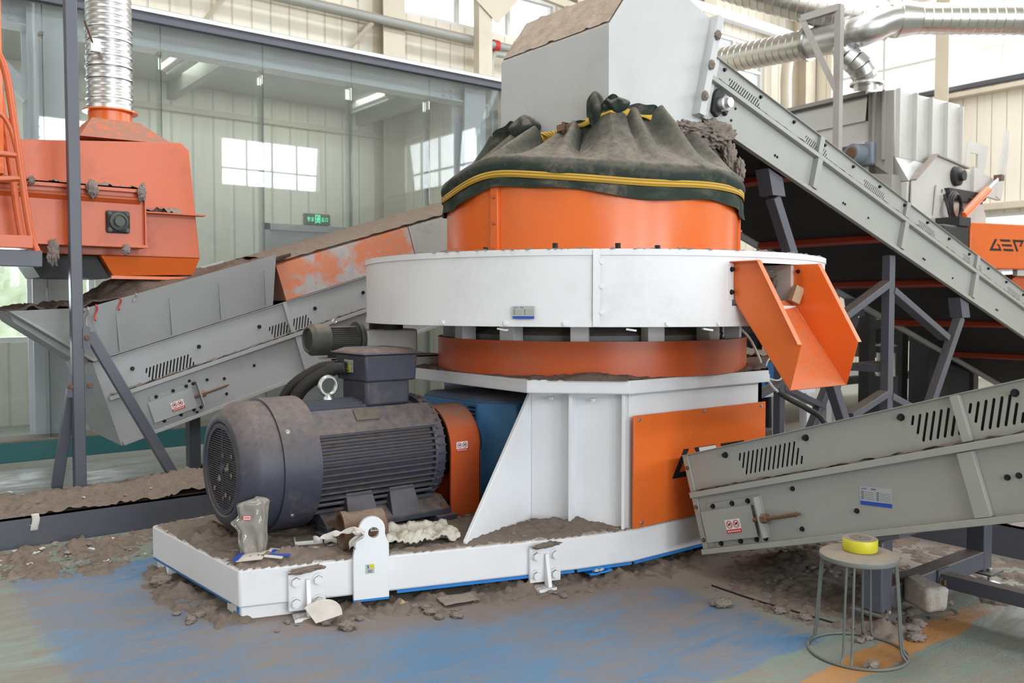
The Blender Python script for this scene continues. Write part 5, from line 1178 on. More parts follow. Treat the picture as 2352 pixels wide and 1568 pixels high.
# ================================================================== orange shredder on its deck
shd = thing('orange_shredder', 'orange shredder body discharging into the grey hopper, duct on top', 'shredder', (1.6,7.8,1.8))
obj('body', MB().prism_y([(0.2,2.70),(2.28,2.89),(2.345,2.835),(2.42,1.955),(0.2,1.955)], 7.3, 8.3), 'orange_dusty', shd, bevel=0.006)
obj('spout', MB().hexa([(1.76,7.36,1.80),(2.38,7.36,1.82),(2.38,8.0,1.82),(1.76,8.0,1.80)],[(1.66,7.302,1.953),(2.418,7.302,1.953),(2.418,8.298,1.953),(1.66,8.298,1.953)]), 'orange', shd)
obj('spout_lip', MB().box(1.74,2.40,7.34,7.37,1.775,1.80), 'orange', shd)
obj('dark_mouth', MB().hexa([(1.25,7.4,1.78),(1.74,7.4,1.78),(1.74,8.0,1.78),(1.25,8.0,1.78)],[(1.15,7.4,1.95),(1.65,7.4,1.95),(1.65,8.0,1.95),(1.15,8.0,1.95)]), 'dark', shd)
obj('side_ledge', MB().box(1.93,2.44,7.2,7.299,2.296,2.306), 'orange_dusty', shd)
fdm = MB().box(0.2,1.93,7.10,7.11,2.03,2.46).box(0.2,1.93,7.06,7.29,2.455,2.465).box(0.2,1.945,7.06,7.29,2.01,2.03).box(1.925,1.935,7.06,7.29,2.03,2.455).box(0.2,1.93,7.06,7.068,2.43,2.465)
fd_ = obj('feeder_frame', fdm, 'orange_dusty', shd)
obj('feeder_bar', MB().hexa([(0.2,7.07,2.375),(1.90,7.07,2.375),(1.90,7.11,2.33),(0.2,7.11,2.33)],[(0.2,7.09,2.40),(1.90,7.09,2.40),(1.90,7.11,2.40),(0.2,7.11,2.40)]), 'orange_dusty', fd_)
bq = obj('bearing', MB().flat([(-0.085,-0.085),(0.085,-0.085),(0.085,0.085),(-0.085,0.085)], [], (1.735,7.099,2.20), (1,0,0), (0,0,1), 0.03), 'dark', shd, bevel=0.02)
obj('bearing_ring', MB().lathe([(0.0,0.03),(0.07,0.03),(0.066,0.055),(0.05,0.06),(0.048,0.045),(0.036,0.045),(0.036,0.075),(0.0,0.075)],(1.735,7.099,2.20),(0,-1,0),n=28), 'motor_olive', bq)
bolts(bq, [(1.735+x,7.069,2.20+z) for x in (-0.063,0.063) for z in (-0.063,0.063)], (0,-1,0), 0.014, 0.012, 'motor_olive')
hp = obj('dust_hood', MB().hexa([(1.55,7.42,2.88),(2.26,7.42,2.89),(2.26,8.2,2.89),(1.55,8.2,2.88)],[(1.69,7.64,3.075),(2.05,7.64,3.075),(2.05,8.0,3.075),(1.69,8.0,3.075)]), paint('dust_streaked_orange', (0.72,0.12,0.02), 0.5, 1.0, 0.5), shd)
obj('collar', MB().lathe([(0.168,3.07),(0.168,3.16),(0.212,3.16),(0.212,3.172),(0.168,3.172)],(1.87,7.82,0),n=48), 'orange', shd)
for nm, x0, x1, y0, y1, z, sd in (('fluff_ridge',0.3,1.92,7.1,7.28,2.466,1),('fluff_ridge',1.94,2.43,7.2,7.298,2.307,2)):
    heap(nm, [(x0,y0),(x1,y0),(x1,y1),(x0,y1)], z, lambda x,y,e: 0.012+0.05*max(-0.3,fr(x,y,7,sd))+0.02*fr(x,y,30,sd)-0.02*math.exp(-e/0.02), 0.012, 'fluff', 'grey fluff lying along the orange feeder frame' if sd == 1 else 'grey fluff lying on the orange shredder side ledge', 'fluff')
k = 0
for a, y, z, r, ln in ((1.28,7.055,2.0,0.05,0.14),(1.78,7.055,2.0,0.035,0.06),(1.55,7.05,2.46,0.05,0.10),(1.15,7.05,2.46,0.03,0.05),(1.9,7.05,2.46,0.04,0.10)):
    k += 1
    o = obj('fluff_clump', MB().blob((a,y-0.012,z-ln/2+0.02), r, 0.6, 3, 4, (0.7,0.35,ln/r*0.6), k), 'fluff', smooth=180)
    tag(o, ['grey fluff clump hanging under the orange feeder, nearest the ladder','grey fluff tuft hanging under the feeder below the square bearing','large grey fluff clump on the feeder top edge by the slate post','small grey fluff tuft on the feeder top edge by the ladder','grey fluff clump hanging at the feeder end flange'][k-1], 'fluff', 'fluff clumps on the shredder')
duct = thing('extraction_duct', 'upright spiral galvanised duct rising from the orange shredder', 'duct', (1.87,7.82,3.172))
pf = []
z = 3.174
while z < 5.2:
    pf += [(0.176,z),(0.176,z+0.034),(0.1785,z+0.037),(0.1785,z+0.044)]; z += 0.048
obj('spiral_pipe', MB().lathe(pf,(1.87,7.82,0),n=56), 'galv', duct)
for z in (3.26,3.42,3.52,3.60,3.73,3.83): obj('band', MB().lathe([(0.178,z),(0.187,z+0.002),(0.187,z+0.012),(0.178,z+0.014)],(1.87,7.82,0),n=48), 'galv', duct)
dm = obj('damper_box', MB().box(1.69,1.76,7.62,7.68,3.60,3.70), 'galv', duct)
obj('lever', MB().bar((1.70,7.615,3.66),(1.64,7.60,3.82),0.022,0.006), 'rust', dm)
# ---- deck, ladder and posts at the shredder
dk = thing('access_ladder', 'orange tubular access ladder with step beside the shredder', 'ladder', (0.95,6.65,1.92))
R_ = 0.024
for y, sft in ((6.6,0.0),(6.95,0.09)):
    obj('handrail', MB().tube(catmull([(0.70,y,3.30),(0.86,y,3.25),(0.94,y,3.10),(0.99,y,2.7),(1.06,y,2.08),(1.10,y,1.93)],8), R_, 12), 'orange_dusty', dk)
    obj('inner_rail', MB().tube(catmull([(0.80,y,2.78),(0.90,y,2.82),(0.96,y,2.74),(0.995,y,2.6)],6), 0.018, 10), 'orange_dusty', dk)
for z, z2 in ((2.56,2.56),(2.34,2.41)): obj('rung', MB().tube([(0.5,6.6,z),(1.015,6.6,z2)], 0.02, 10), 'orange_dusty', dk)
obj('step', MB().box(0.4,1.075,6.56,7.0,1.945,2.03), 'orange_dusty', dk, bevel=0.006)
tag(obj('deck_beam', MB().box(0.3,1.13,6.58,6.68,1.825,1.935), 'frame', bevel=0.005), 'short slate beam end carrying the orange ladder step', 'beam')
tag(obj('shredder_post', MB().box(0.86,0.965,6.9,7.02,2.47,3.9), 'orange', bevel=0.005), 'upright orange column beside the orange ladder rails', 'post')
pt = thing('steel_post', 'tall slate square post with raking struts in front of the shredder', 'post', (1.41,6.95,0.2))
obj('post', MB().box(1.365,1.445,6.91,6.99,0.2,5.0), 'frame', pt, bevel=0.006)
obj('raking_strut', MB().bar((1.49,6.95,1.36),(2.09,6.95,0.21),0.075,0.075), 'frame', pt, bevel=0.005)
obj('raking_strut', MB().bar((1.38,7.02,0.95),(1.28,7.12,0.21),0.07,0.07), 'frame', pt, bevel=0.005)
for x, z, y in ((1.455,1.33,6.905),(1.35,0.98,6.93),(1.475,0.98,6.93)):
    g_ = obj('gusset', MB().box(x-0.02,x+0.03,y-0.008,y,z-0.08,z+0.08), 'frame', pt)
    bolts(g_, [(x+0.005,y-0.008,z-0.0)], (0,-1,0), 0.016, 0.014, 'rust')
bmj = thing('floor_channel', 'dark steel floor channel covered with dirt in front of the glass side posts', 'channel', (0.5,6.6,0))
obj('web', MB().box(-2.5,2.75,6.34,6.36,0.0,0.2).box(-2.5,2.75,6.34,7.08,0.188,0.2).box(-2.5,2.75,7.06,7.08,0.0,0.188), 'frame', bmj)
def beamh(x, y, e): return 0.02+0.03*fr(x,y,4,1)+0.025*fr(x,y,15,2)+0.03*math.exp(-((y-6.75)/0.16)**2)-0.025*math.exp(-e/0.05)+0.04*math.exp(-((x-2.2)**2)/0.15)
heap('dirt_ridge', [(-0.6,6.35),(2.74,6.35),(2.74,7.07),(-0.6,7.07)], 0.202, beamh, 0.016, 'dirt_tan', 'tan dirt and scraps heaped along the dark floor channel')
# ================================================================== machines at the back
M['galv_dusty'] = paint('dusty_galvanised', (0.66,0.65,0.62), 0.3, 0.9, 0.3, metal=1.0, dustcol=(0.36,0.30,0.24))
M['palegrey'] = paint('pale_grey_machine', (0.60,0.585,0.565), 0.45, 0.6, 0.2)
M['palegrey_dusty'] = paint('dusty_pale_grey', (0.34,0.315,0.295), 0.6, 0.9, 0.35)
M['slateblue'] = paint('grey_blue_motor', (0.20,0.24,0.29), 0.5, 0.9, 0.3)
rs = thing('rear_hopper', 'tall ribbed pale grey hopper machine behind the long conveyor', 'hopper machine', (11.4,6.0,2.4))
obj('upper_box', MB().hexa([(10.56,5.72,3.42),(12.2,5.72,3.42),(12.2,6.6,3.42),(10.62,6.06,3.40)],[(10.54,5.72,4.26),(12.26,5.72,4.31),(12.26,6.6,4.31),(10.54,6.08,4.29)]), 'palegrey', rs, bevel=0.01)
obj('end_panel', MB().hexa([(10.53,5.73,3.18),(10.53,6.06,3.42),(10.545,6.06,3.42),(10.545,5.73,3.18)],[(10.53,5.73,4.25),(10.53,6.07,4.28),(10.545,6.07,4.28),(10.545,5.73,4.25)]), 'palegrey_dusty', rs)
obj('front_taper', MB().hexa([(10.72,5.62,3.13),(12.1,5.62,3.30),(12.1,6.6,3.30),(10.72,6.0,3.13)],[(10.56,5.715,3.42),(12.2,5.715,3.42),(12.2,6.6,3.42),(10.62,6.06,3.42)]), 'palegrey', rs)
for x in (10.56,10.98,11.38,11.80,12.22): obj('rib', MB().box(x,x+0.03,5.66,5.72,3.42,4.27), 'palegrey', rs)
for y in (5.83,5.96): obj('rib', MB().box(10.49,10.53,y,y+0.03,3.4,4.27), 'palegrey_dusty', rs)
obj('lower_body', MB().hexa([(10.75,5.66,2.0),(13.0,5.66,2.0),(13.0,6.5,2.0),(10.75,6.3,2.0)],[(10.70,5.62,3.12),(12.75,5.62,3.32),(12.75,6.6,3.32),(10.70,6.0,3.12)]), 'palegrey', rs, bevel=0.01)
obj('side_cheek', MB().flat([(10.72,2.55),(11.12,2.35),(12.8,2.35),(12.8,2.8),(12.35,3.35),(11.55,3.52),(11.30,3.50),(10.74,3.12)], [circle(12.0,3.05,0.05,14)], (0,5.60,0), (1,0,0), (0,0,1), 0.02), 'palegrey', rs)
obj('cheek_flange', MB().bar((10.76,5.58,3.14),(11.30,5.58,3.51),0.08,0.02).bar((11.30,5.58,3.51),(12.2,5.58,3.42),0.08,0.02), 'palegrey_dusty', rs)
lg2 = obj('lifting_lug', MB().flat([(0,0),(0.12,0.06),(0.30,0.32),(0.22,0.40),(0.06,0.40)],[circle(0.20,0.33,0.03,10)],(11.25,5.57,2.72),(1,0,0),(0,0,1),0.02), 'palegrey', rs)
arm = obj('side_arm', MB().flat([(12.3,3.45),(13.05,3.30),(13.12,3.05),(12.3,3.1)],[],(0,5.58,0),(1,0,0),(0,0,1),0.05).flat([(12.95,3.1),(13.12,3.05),(13.32,3.70),(13.33,4.05),(13.26,4.06),(13.20,3.78)],[],(0,5.56,0),(1,0,0),(0,0,1),0.04), 'palegrey', rs)
obj('side_plate', MB().flat([(12.4,3.2),(12.95,3.2),(13.2,3.85),(12.55,3.85)],[[(12.55,3.45),(12.85,3.45),(12.85,3.7),(12.62,3.7)]],(0,5.75,0),(1,0,0),(0,0,1),0.02), 'palegrey', arm)
obj('bearing', MB().lathe([(0.0,0.0),(0.13,0.0),(0.13,0.06),(0.07,0.08),(0.07,0.13),(0.0,0.13)],(11.85,5.58,3.28),(0,-1,0),n=20), 'dark', rs)
obj('hydraulic_block', MB().box(11.55,12.5,5.50,5.58,2.95,3.10), 'dark', rs)
cyl_ = obj('hydraulic_cylinder', MB().cyl((11.75,5.42,2.74),(12.45,5.42,3.13),0.055,16), 'orange', rs)
obj('rod', MB().cyl((12.45,5.42,3.13),(12.82,5.42,3.335),0.022,12), 'zinc', cyl_)
obj('clevis', MB().box(12.77,12.87,5.38,5.48,3.29,3.37), 'rust', cyl_)
obj('shelf_bracket', MB().hexa([(11.2,5.45,2.52),(11.95,5.45,2.62),(11.95,5.6,2.62),(11.2,5.6,2.45)],[(11.15,5.42,2.68),(12.0,5.42,2.66),(12.0,5.6,2.66),(11.15,5.6,2.68)]), 'palegrey', rs)
for q in range(3): obj('coiled_hose', MB().tube([(11.62+(0.17-0.02*q)*math.cos(t),5.47-0.02*q,2.86+(0.19-0.02*q)*math.sin(t)) for t in [k*2*PI/24 for k in range(24)]],0.014,8,closed=True), 'hose', rs)
for pts in ([(11.4,5.5,3.0),(11.42,5.45,2.8),(11.5,5.45,2.65)], [(11.8,5.5,3.0),(11.75,5.42,2.8),(11.95,5.42,2.5),(11.9,5.45,2.3)], [(12.1,5.5,3.0),(12.3,5.40,2.98),(12.4,5.42,3.1)]): obj('hose', MB().tube(catmull(pts,6),0.016,8), 'hose', rs)
mo = obj('drive_motor', MB().lathe([(0.0,0.0),(0.10,0.0),(0.125,0.02),(0.125,0.3),(0.0,0.3)],(10.30,6.16,3.50),(1,-0.15,0),n=28), 'slateblue', rs)
obj('motor_cap', MB().lathe([(0.0,-0.012),(0.07,-0.012),(0.085,0.0),(0.0,0.0)],(10.30,6.16,3.50),(1,-0.15,0),n=24), 'rust', mo)
obj('gear_case', MB().box(10.45,10.62,5.95,6.25,3.35,3.65), 'slateblue', mo, bevel=0.03)
obj('skirt', MB().hexa([(10.45,5.70,2.55),(10.70,5.70,2.55),(10.70,6.4,2.55),(10.45,6.4,2.55)],[(10.48,5.71,3.2),(10.70,5.71,3.2),(10.70,6.4,3.3),(10.48,6.4,3.3)]), 'palegrey_dusty', rs)
rc = thing('rear_conveyor', 'pale grey covered conveyor running into the ribbed hopper from behind', 'conveyor', (10.8,7.2,2.9))
obj('side_plate', MB().hexa([(10.55,6.07,3.10),(10.57,6.07,3.10),(10.57,8.6,3.00),(10.55,8.6,3.00)],[(10.55,6.07,3.93),(10.57,6.07,3.93),(10.57,8.6,3.86),(10.55,8.6,3.86)]), 'palegrey', rc)
obj('cover', MB().hexa([(10.52,6.10,3.93),(11.4,6.10,3.93),(11.4,8.6,3.86),(10.52,8.6,3.86)],[(10.56,6.10,4.26),(11.4,6.10,4.26),(11.4,8.6,4.2),(10.56,8.6,4.2)]), 'galv', rc)
obj('cover_lid', MB().hexa([(10.48,6.08,4.26),(11.45,6.08,4.26),(11.45,8.6,4.2),(10.48,8.6,4.2)],[(10.48,6.08,4.31),(11.45,6.08,4.31),(11.45,8.6,4.25),(10.48,8.6,4.25)]), 'palegrey_dusty', rc)
obj('ledge', MB().box(10.42,10.55,6.07,8.6,3.62,3.66), 'palegrey', rc)
obj('far_side', MB().box(11.4,11.42,6.1,8.6,3.0,3.9), 'palegrey', rc)
for x in (10.6,11.3): obj('leg', MB().box(x,x+0.12,8.2,8.32,0,3.05), 'frame', rc)
# floor stand of the hopper (hidden low down)
for x, y in ((10.8,5.7),(12.8,5.7),(10.8,6.15),(12.8,6.3)): obj('leg', MB().box(x,x+0.15,y,y+0.15,0,2.0), 'dark', rs)
# spiral ducts under the roof
def spiral(name, pts, r, parent, mat='galv_dusty', pitch=0.11):
    path = [Vector(p) for p in pts]; out, rs_ = [], []
    fine = catmull(path, 14) if len(path) > 2 else [path[0].lerp(path[1], k/40) for k in range(41)]
    L = [0]
    for p, q in zip(fine, fine[1:]): L.append(L[-1]+(q-p).length)
    n = max(8, int(L[-1]/pitch)); i = 0
    for k in range(n+1):
        for ds, rr in ((0.0, r),(pitch*0.8, r),(pitch*0.85, r*1.035),(pitch*0.95, r*1.035)):
            s = min(L[-1]-1e-4, L[-1]*k/n+ds)
            while i < len(L)-2 and L[i+1] < s: i += 1
            t = (s-L[i])/max(1e-6, L[i+1]-L[i]); pt_ = fine[i].lerp(fine[i+1], t)
            if out and (pt_-out[-1]).length < 1e-4: continue
            out.append(pt_); rs_.append(rr)
    return obj(name, MB().tube(out, rs_, 24), mat, parent, smooth=30)
dd = thing('roof_duct', 'large spiral galvanised roof duct with elbow beside the triangular bracket', 'duct', (10.5,5.8,4.9))
spiral('straight_run', [(14.3,2.85,5.12),(10.75,5.56,5.13)], 0.185, dd)
obj('reducer', MB().tube([(10.75,5.56,5.13),(10.55,5.72,5.13)],[0.19,0.24],24), 'galv', dd)
spiral('slanted_run', [(10.60,5.68,5.13),(10.42,5.84,5.14),(10.25,6.2,5.24),(10.0,6.78,5.5),(9.7,7.8,6.0),(9.3,9.4,6.9)], 0.225, dd)
obj('joint_collar', MB().lathe([(0.225,-0.02),(0.26,-0.02),(0.26,0.02),(0.225,0.02)],(10.45,5.82,5.135),(0.75,-0.66,0),n=32), 'galv_dusty', dd)
d2 = thing('branch_duct', 'dusty spiral branch duct passing behind the triangular bracket to the hopper', 'duct', (10.3,7.0,4.8))
spiral('straight_run', [(10.4,9.2,5.20),(10.22,6.75,5.0)], 0.185, d2)
obj('plain_section', MB().tube(catmull([(10.22,6.75,5.0),(10.14,6.10,4.95),(10.20,5.88,4.99),(10.36,5.76,5.08),(10.5,5.70,5.12)],6),0.19,24), 'galv', d2)
for y in (6.75,6.10): obj('collar', MB().lathe([(0.19,-0.025),(0.225,-0.025),(0.225,0.025),(0.19,0.025)],(10.14+(y-6.05)*0.1,y,4.95+(y-6.05)*0.07),(0.06,-1,-0.05),n=28), 'galv_dusty', d2)
spiral('drop_leg', [(10.16,6.2,4.80),(10.12,6.10,4.66),(10.18,6.0,4.55),(10.30,5.98,4.40),(10.34,5.99,4.27)], 0.15, d2, 'galv')
obj('foot_collar', MB().lathe([(0.15,0.0),(0.20,0.0),(0.20,0.03),(0.15,0.03)],(10.34,5.99,4.33),n=24), 'galv_dusty', d2)
tf = thing('duct_bracket', 'pale steel post with triangular head carrying the roof ducts', 'bracket', (9.53,5.88,0))
obj('post', MB().box(9.49,9.57,5.84,5.92,0.0,5.13), 'palegrey_dusty', tf)
obj('head', MB().bar((9.53,5.88,5.10),(9.36,6.28,5.03),0.08,0.08), 'palegrey_dusty', tf)
obj('brace', MB().bar((9.36,6.28,5.04),(9.53,5.90,4.12),0.07,0.07), 'palegrey_dusty', tf)
# orange covered drive with the maker's mark
oc = thing('rear_drive', 'orange machine cover with dark slanted maker mark behind the long conveyor', 'machine', (12.2,5.2,0.3))
OU, OW = Vector((0.958,-0.286,0)), Vector((0.286,0.958,0))
def ob(m, u0, u1, w0, w1, z0, z1):
    q = lambda u, w, z: Vector((11.32,5.12,z))+OU*u+OW*w
    return m.hexa([q(u0,w0,z0),q(u1,w0,z0),q(u1,w1,z0),q(u0,w1,z0)],[q(u0,w0,z1),q(u1,w0,z1),q(u1,w1,z1),q(u0,w1,z1)])
obj('cover', ob(MB(), 0, 1.9, 0, 0.5, 2.03, 2.61), 'orange', oc, bevel=0.015)
obj('mark', mark(MB(), Vector((11.32,5.12,2.26))+OU*0.33-OW*0.0005, OU, (0,0,1), 0.15), 'ink', oc)
obj('bracket', ob(ob(ob(MB(), 0.55,0.62,0.05,0.12,1.72,2.03), 0.9,1.3,0.05,0.12,1.95,2.03), 0.55,1.3,0.05,0.12,1.70,1.74), 'palegrey', oc)
obj('wheel_housing', MB().lathe([(0.0,0.0),(0.36,0.0),(0.36,0.3),(0.0,0.3)],Vector((11.32,5.12,1.62))+OU*1.15+OW*0.15,OW,n=32), 'orange_dusty', oc)
obj('plinth', ob(MB(), 0.05,0.45,0.36,0.5,0.0,2.03), 'dark', oc)
bx = thing('black_drive_box', 'black motor block in front of the orange covered drive', 'motor', (10.9,5.15,2.3))
obj('block', MB().box(10.62,11.30,5.12,5.6,2.22,2.55), 'dark', bx, bevel=0.03)
obj('cap', MB().cyl((10.50,5.3,2.50),(10.64,5.3,2.50),0.10,18), 'dark', bx); obj('terminal_box', MB().box(10.98,11.28,5.10,5.4,2.55,2.66), 'dark', bx)
obj('stand', MB().box(10.7,11.2,5.3,5.56,0.0,2.22), 'dark', bx)
# under the long conveyor: dark conveyor frames, blue pump set, stands
uf = thing('dark_fill_frame', 'long dark steel frame built out to fill the gloom under the sloping conveyor', 'frame', (10.5,6.6,0))  # partly seen rails, built out in black to stand for the gloom
obj('top_rail', MB().box(6.2,14.5,6.7,6.85,1.22,1.36), 'dark', uf); obj('top_rail', MB().box(6.2,14.5,7.7,7.85,1.22,1.36), 'dark', uf)
obj('low_rail', MB().box(6.2,14.5,6.7,6.85,0.45,0.55), 'dark', uf)
obj('deck_panel', MB().box(6.3,14.4,6.9,7.7,1.0,1.25), 'dark', uf)
for a in (6.3,7.9,9.4,10.9,12.4,14.3): 
    for y in (6.7,7.7): obj('leg', MB().box(a,a+0.14,y,y+0.15,0,1.22), 'dark', uf)
obj('orange_bar', MB().box(8.9,10.7,6.62,6.70,1.38,1.50), 'orange', uf); obj('orange_upright', MB().box(9.9,9.97,6.6,6.69,1.50,1.95), 'orange', uf)
obj('inclined_plate', MB().hexa([(8.3,6.95,2.15),(12.8,6.95,0.75),(12.8,7.9,0.75),(8.3,7.9,2.15)],[(8.3,6.95,2.35),(12.8,6.95,0.95),(12.8,7.9,0.95),(8.3,7.9,2.35)]), 'palegrey_dusty', uf)
obj('inclined_strut', MB().bar((9.3,6.65,1.36),(9.75,6.65,2.0),0.16,0.16), 'dark', uf)
obj('pale_bin', MB().box(9.1,9.55,6.45,6.6,0.75,1.05), 'offwhite', uf)
fj = thing('filter_jar', 'small silver filter jar among dark pipes under the conveyor', 'filter', (9.75,5.6,0.6))
obj('jar', MB().lathe([(0.0,0.0),(0.11,0.0),(0.11,0.28),(0.0,0.28)],(9.95,5.45,0.72),n=20), 'zinc', fj); obj('lid', MB().lathe([(0.0,0.28),(0.13,0.28),(0.13,0.36),(0.04,0.40),(0.0,0.40)],(9.95,5.45,0.72),n=20), 'dark', fj)
obj('stand', MB().box(9.85,10.05,5.35,5.55,0.0,0.72), 'dark', fj)
bp_ = thing('blue_pump_set', 'blue pump block with dust on top behind the white pedestal', 'pump', (8.4,6.3,0.62))
obj('block', MB().box(7.95,8.72,6.0,6.55,0.63,0.93), 'blue', bp_, bevel=0.01)
obj('top_plate', MB().box(7.9,8.78,5.96,6.6,0.93,0.99), 'rust', bp_)
for q in range(4): obj('fitting', MB().cyl((8.05+q*0.16,5.99,0.70+0.06*(q%2)),(8.05+q*0.16,5.90,0.70+0.06*(q%2)),0.035,14), 'blue', bp_)
heap('dust_layer', [(7.9,5.96),(8.78,5.96),(8.78,6.6),(7.9,6.6)], 0.99, lambda x,y,e: 0.02+0.06*max(-0.2,fr(x,y,5,1)), 0.03, 'dirt', 'grey debris lying on the blue pump block')
ws = thing('white_stand', 'white steel leg stand under the blue pump block', 'stand', (8.6,6.1,0))
obj('top', MB().box(8.18,9.25,5.95,6.5,0.53,0.62), 'white', ws)
for x, y in ((8.55,5.97),(9.1,5.97),(8.2,6.35),(9.1,6.35)): obj('leg', MB().hexa([(x+0.03,y,0),(x+0.14,y,0),(x+0.14,y+0.1,0),(x+0.03,y+0.1,0)],[(x,y,0.53),(x+0.11,y,0.53),(x+0.11,y+0.1,0.53),(x,y+0.1,0.53)]), 'white', ws)
gs = thing('grey_trestle', 'grey steel leg pair standing between white stand and slate trestle', 'stand', (8.2,5.4,0))
obj('leg', MB().box(8.30,8.40,5.20,5.28,0,0.85), 'grey_dark', gs); obj('leg', MB().bar((8.42,5.24,0.85),(8.85,5.24,0.0),0.08,0.08), 'grey_dark', gs); obj('rail', MB().box(8.2,9.6,5.2,5.28,0.85,0.93), 'dark', gs)
fcx = thing('floor_channel', 'dark steel floor channel lying behind the front conveyor stand', 'channel', (5.8,2.0,0))
obj('web', MB().box(5.74,5.76,-1.5,3.4,0.0,0.2).box(5.74,6.35,-1.5,3.4,0.19,0.2).box(6.33,6.35,-1.5,3.4,0.0,0.19), 'frame', fcx)
heap('dirt_ridge', [(5.76,-1.4),(6.33,-1.4),(6.33,3.38),(5.76,3.38)], 0.2, lambda x,y,e: 0.02+0.03*fr(x,y,5,8)-0.02*math.exp(-e/0.04), 0.03, 'dirt', 'grey dust lying on the dark channel behind the conveyor stand')
# cable hanging by the chute
cb = thing('cable', 'pale cable joining a black sheath, looping behind the orange chute', 'cable', (5.3,3.7,0.75))
obj('wires', MB().tube(catmull([(5.16,3.96,1.42),(5.25,3.92,1.33),(5.28,3.86,1.2),(5.27,3.80,1.08),(5.28,3.74,0.99),(5.31,3.71,0.95)],8),0.010,8), 'paper', cb)
obj('wire_loop', MB().tube(catmull([(5.40,3.80,1.22),(5.30,3.80,1.16),(5.27,3.78,1.06),(5.36,3.74,1.03),(5.44,3.74,1.10)],8),0.006,8), 'paper', cb)
obj('coil', MB().tube([(5.24+0.035*math.cos(k*2*PI/16),3.79,1.05+0.018*math.sin(k*2*PI/16)) for k in range(16)],0.006,8,closed=True), 'paper', cb)
obj('sheath', MB().tube(catmull([(5.31,3.71,0.95),(5.37,3.66,0.90),(5.47,3.58,0.83),(5.50,3.46,0.74),(5.56,3.38,0.45),(5.6,3.40,0.02)],8),0.020,10), 'hose', cb)
# ================================================================== on the floor
SX, SY = 3.62, 2.095
sl = thing('wire_stool', 'round grey wire stool standing in front of the grey conveyor tail', 'stool', (SX,SY,0))
obj('seat', MB().lathe([(0.0,0.438),(0.155,0.436),(0.168,0.43),(0.171,0.438),(0.168,0.450),(0.158,0.456),(0.0,0.458)],(SX,SY,0),n=56), paint('dusty_stool_paint', (0.17,0.19,0.18), 0.6, 0.9, 0.5, dustcol=(0.30,0.24,0.185)), sl)
obj('floor_ring', MB().tube([(SX+0.212*math.cos(k*2*PI/56),SY+0.212*math.sin(k*2*PI/56),0.0075) for k in range(56)],0.0065,8,closed=True), 'wire', sl)
for q in range(4):
    t0 = math.radians(18+90*q)
    for s in (-1,1):
        t = t0+s*0.10; d = Vector((math.cos(t),math.sin(t),0))
        obj('leg_wire', MB().tube(catmull([Vector((SX,SY,0.438))+d*0.145,Vector((SX,SY,0.42))+d*0.158,Vector((SX,SY,0.25))+d*0.172,Vector((SX,SY,0.06))+d*0.186,Vector((SX,SY,0.012))+d*0.210],6),0.0055,8), 'wire', sl)
tp = thing('tape_roll', 'roll of yellow packing tape lying on the wire stool seat', 'tape roll', (3.64,2.11,0.458))
TC = (3.655,2.11)
obj('tape', MB().lathe([(0.044,0.459),(0.0735,0.459),(0.0755,0.462),(0.0755,0.51),(0.0735,0.513),(0.044,0.513),(0.044,0.459)],(*TC,0),n=48), 'tape', tp)
obj('tape_side', MB().lathe([(0.046,0.5132),(0.0732,0.5132),(0.0732,0.5142),(0.046,0.5142),(0.046,0.5132)],(*TC,0),n=48), 'card', tp)
obj('core', MB().lathe([(0.0458,0.513),(0.0458,0.516),(0.006,0.516),(0.006,0.509),(0.0,0.509)],(*TC,0),n=40), paint('dusty_tape_core', (0.10,0.11,0.09), 0.7, 0.7, 0.3), tp)
tag(obj('fluff_clump', MB().blob((3.50,1.96,0.018),0.025,0.5,3,3,(1.6,1,0.8),3), 'fluff'), 'fluff tangled on the stool floor ring', 'fluff', 'fluff clumps on the floor')
# heaps of dust along the base and under the conveyors
def heap_f(poly, f, label, mat='dirt', st_=0.016): return heap('dust_heap', poly, 0.0, f, st_, mat, label)
heap_f([(1.35,5.45),(1.30,4.6),(1.42,4.15),(1.62,4.08),(1.66,4.3),(1.6,5.4)], lambda x,y,e: 0.012+0.05*max(-0.4,fr(x,y,7,1))+0.02*fr(x,y,26,2)-0.03*math.exp(-e/0.05), 'brown dust drifted along the short end of the white platform')
heap_f([(1.70,4.12),(1.66,3.99),(1.95,3.80),(2.6,3.62),(3.2,3.40),(3.8,3.32),(4.4,3.35),(4.9,3.38),(4.9,3.75),(3.6,3.75),(2.4,4.10),(1.9,4.25)], lambda x,y,e: 0.010+0.045*max(-0.5,fr(x,y,6,3))+0.025*fr(x,y,24,4)-0.035*math.exp(-e/0.07), 'brown dust drifted under the long front edge of the white platform')
heap_f([(0.5,6.34),(0.3,5.9),(0.62,5.62),(1.0,5.5),(1.40,5.32),(1.50,5.7),(1.9,6.34)], lambda x,y,e: 0.012+0.05*max(-0.5,fr(x,y,5,5))+0.03*fr(x,y,19,6)-0.03*math.exp(-e/0.07), 'brown dust and litter drifted between floor channel and white platform', 'dirt_tan')
heap_f([(3.88,3.1),(3.72,2.75),(3.70,2.4),(3.85,2.05),(4.3,1.98),(4.55,2.0),(4.9,2.4),(5.5,3.0),(5.2,3.5),(4.4,3.4)], lambda x,y,e: 0.004+0.012*fr(x,y,5,7)+0.022*max(-0.4,fr(x,y,17,8))-0.016*math.exp(-e/0.08)+0.05*math.exp(-((x-4.6)**2+(y-3.1)**2)/0.012)*(1+fr(x,y,12))+0.05*math.exp(-((x-3.98)**2+(y-2.16)**2)/0.012)*(1+fr(x,y,12)), 'loose grey dust spread on the floor under the front conveyor')
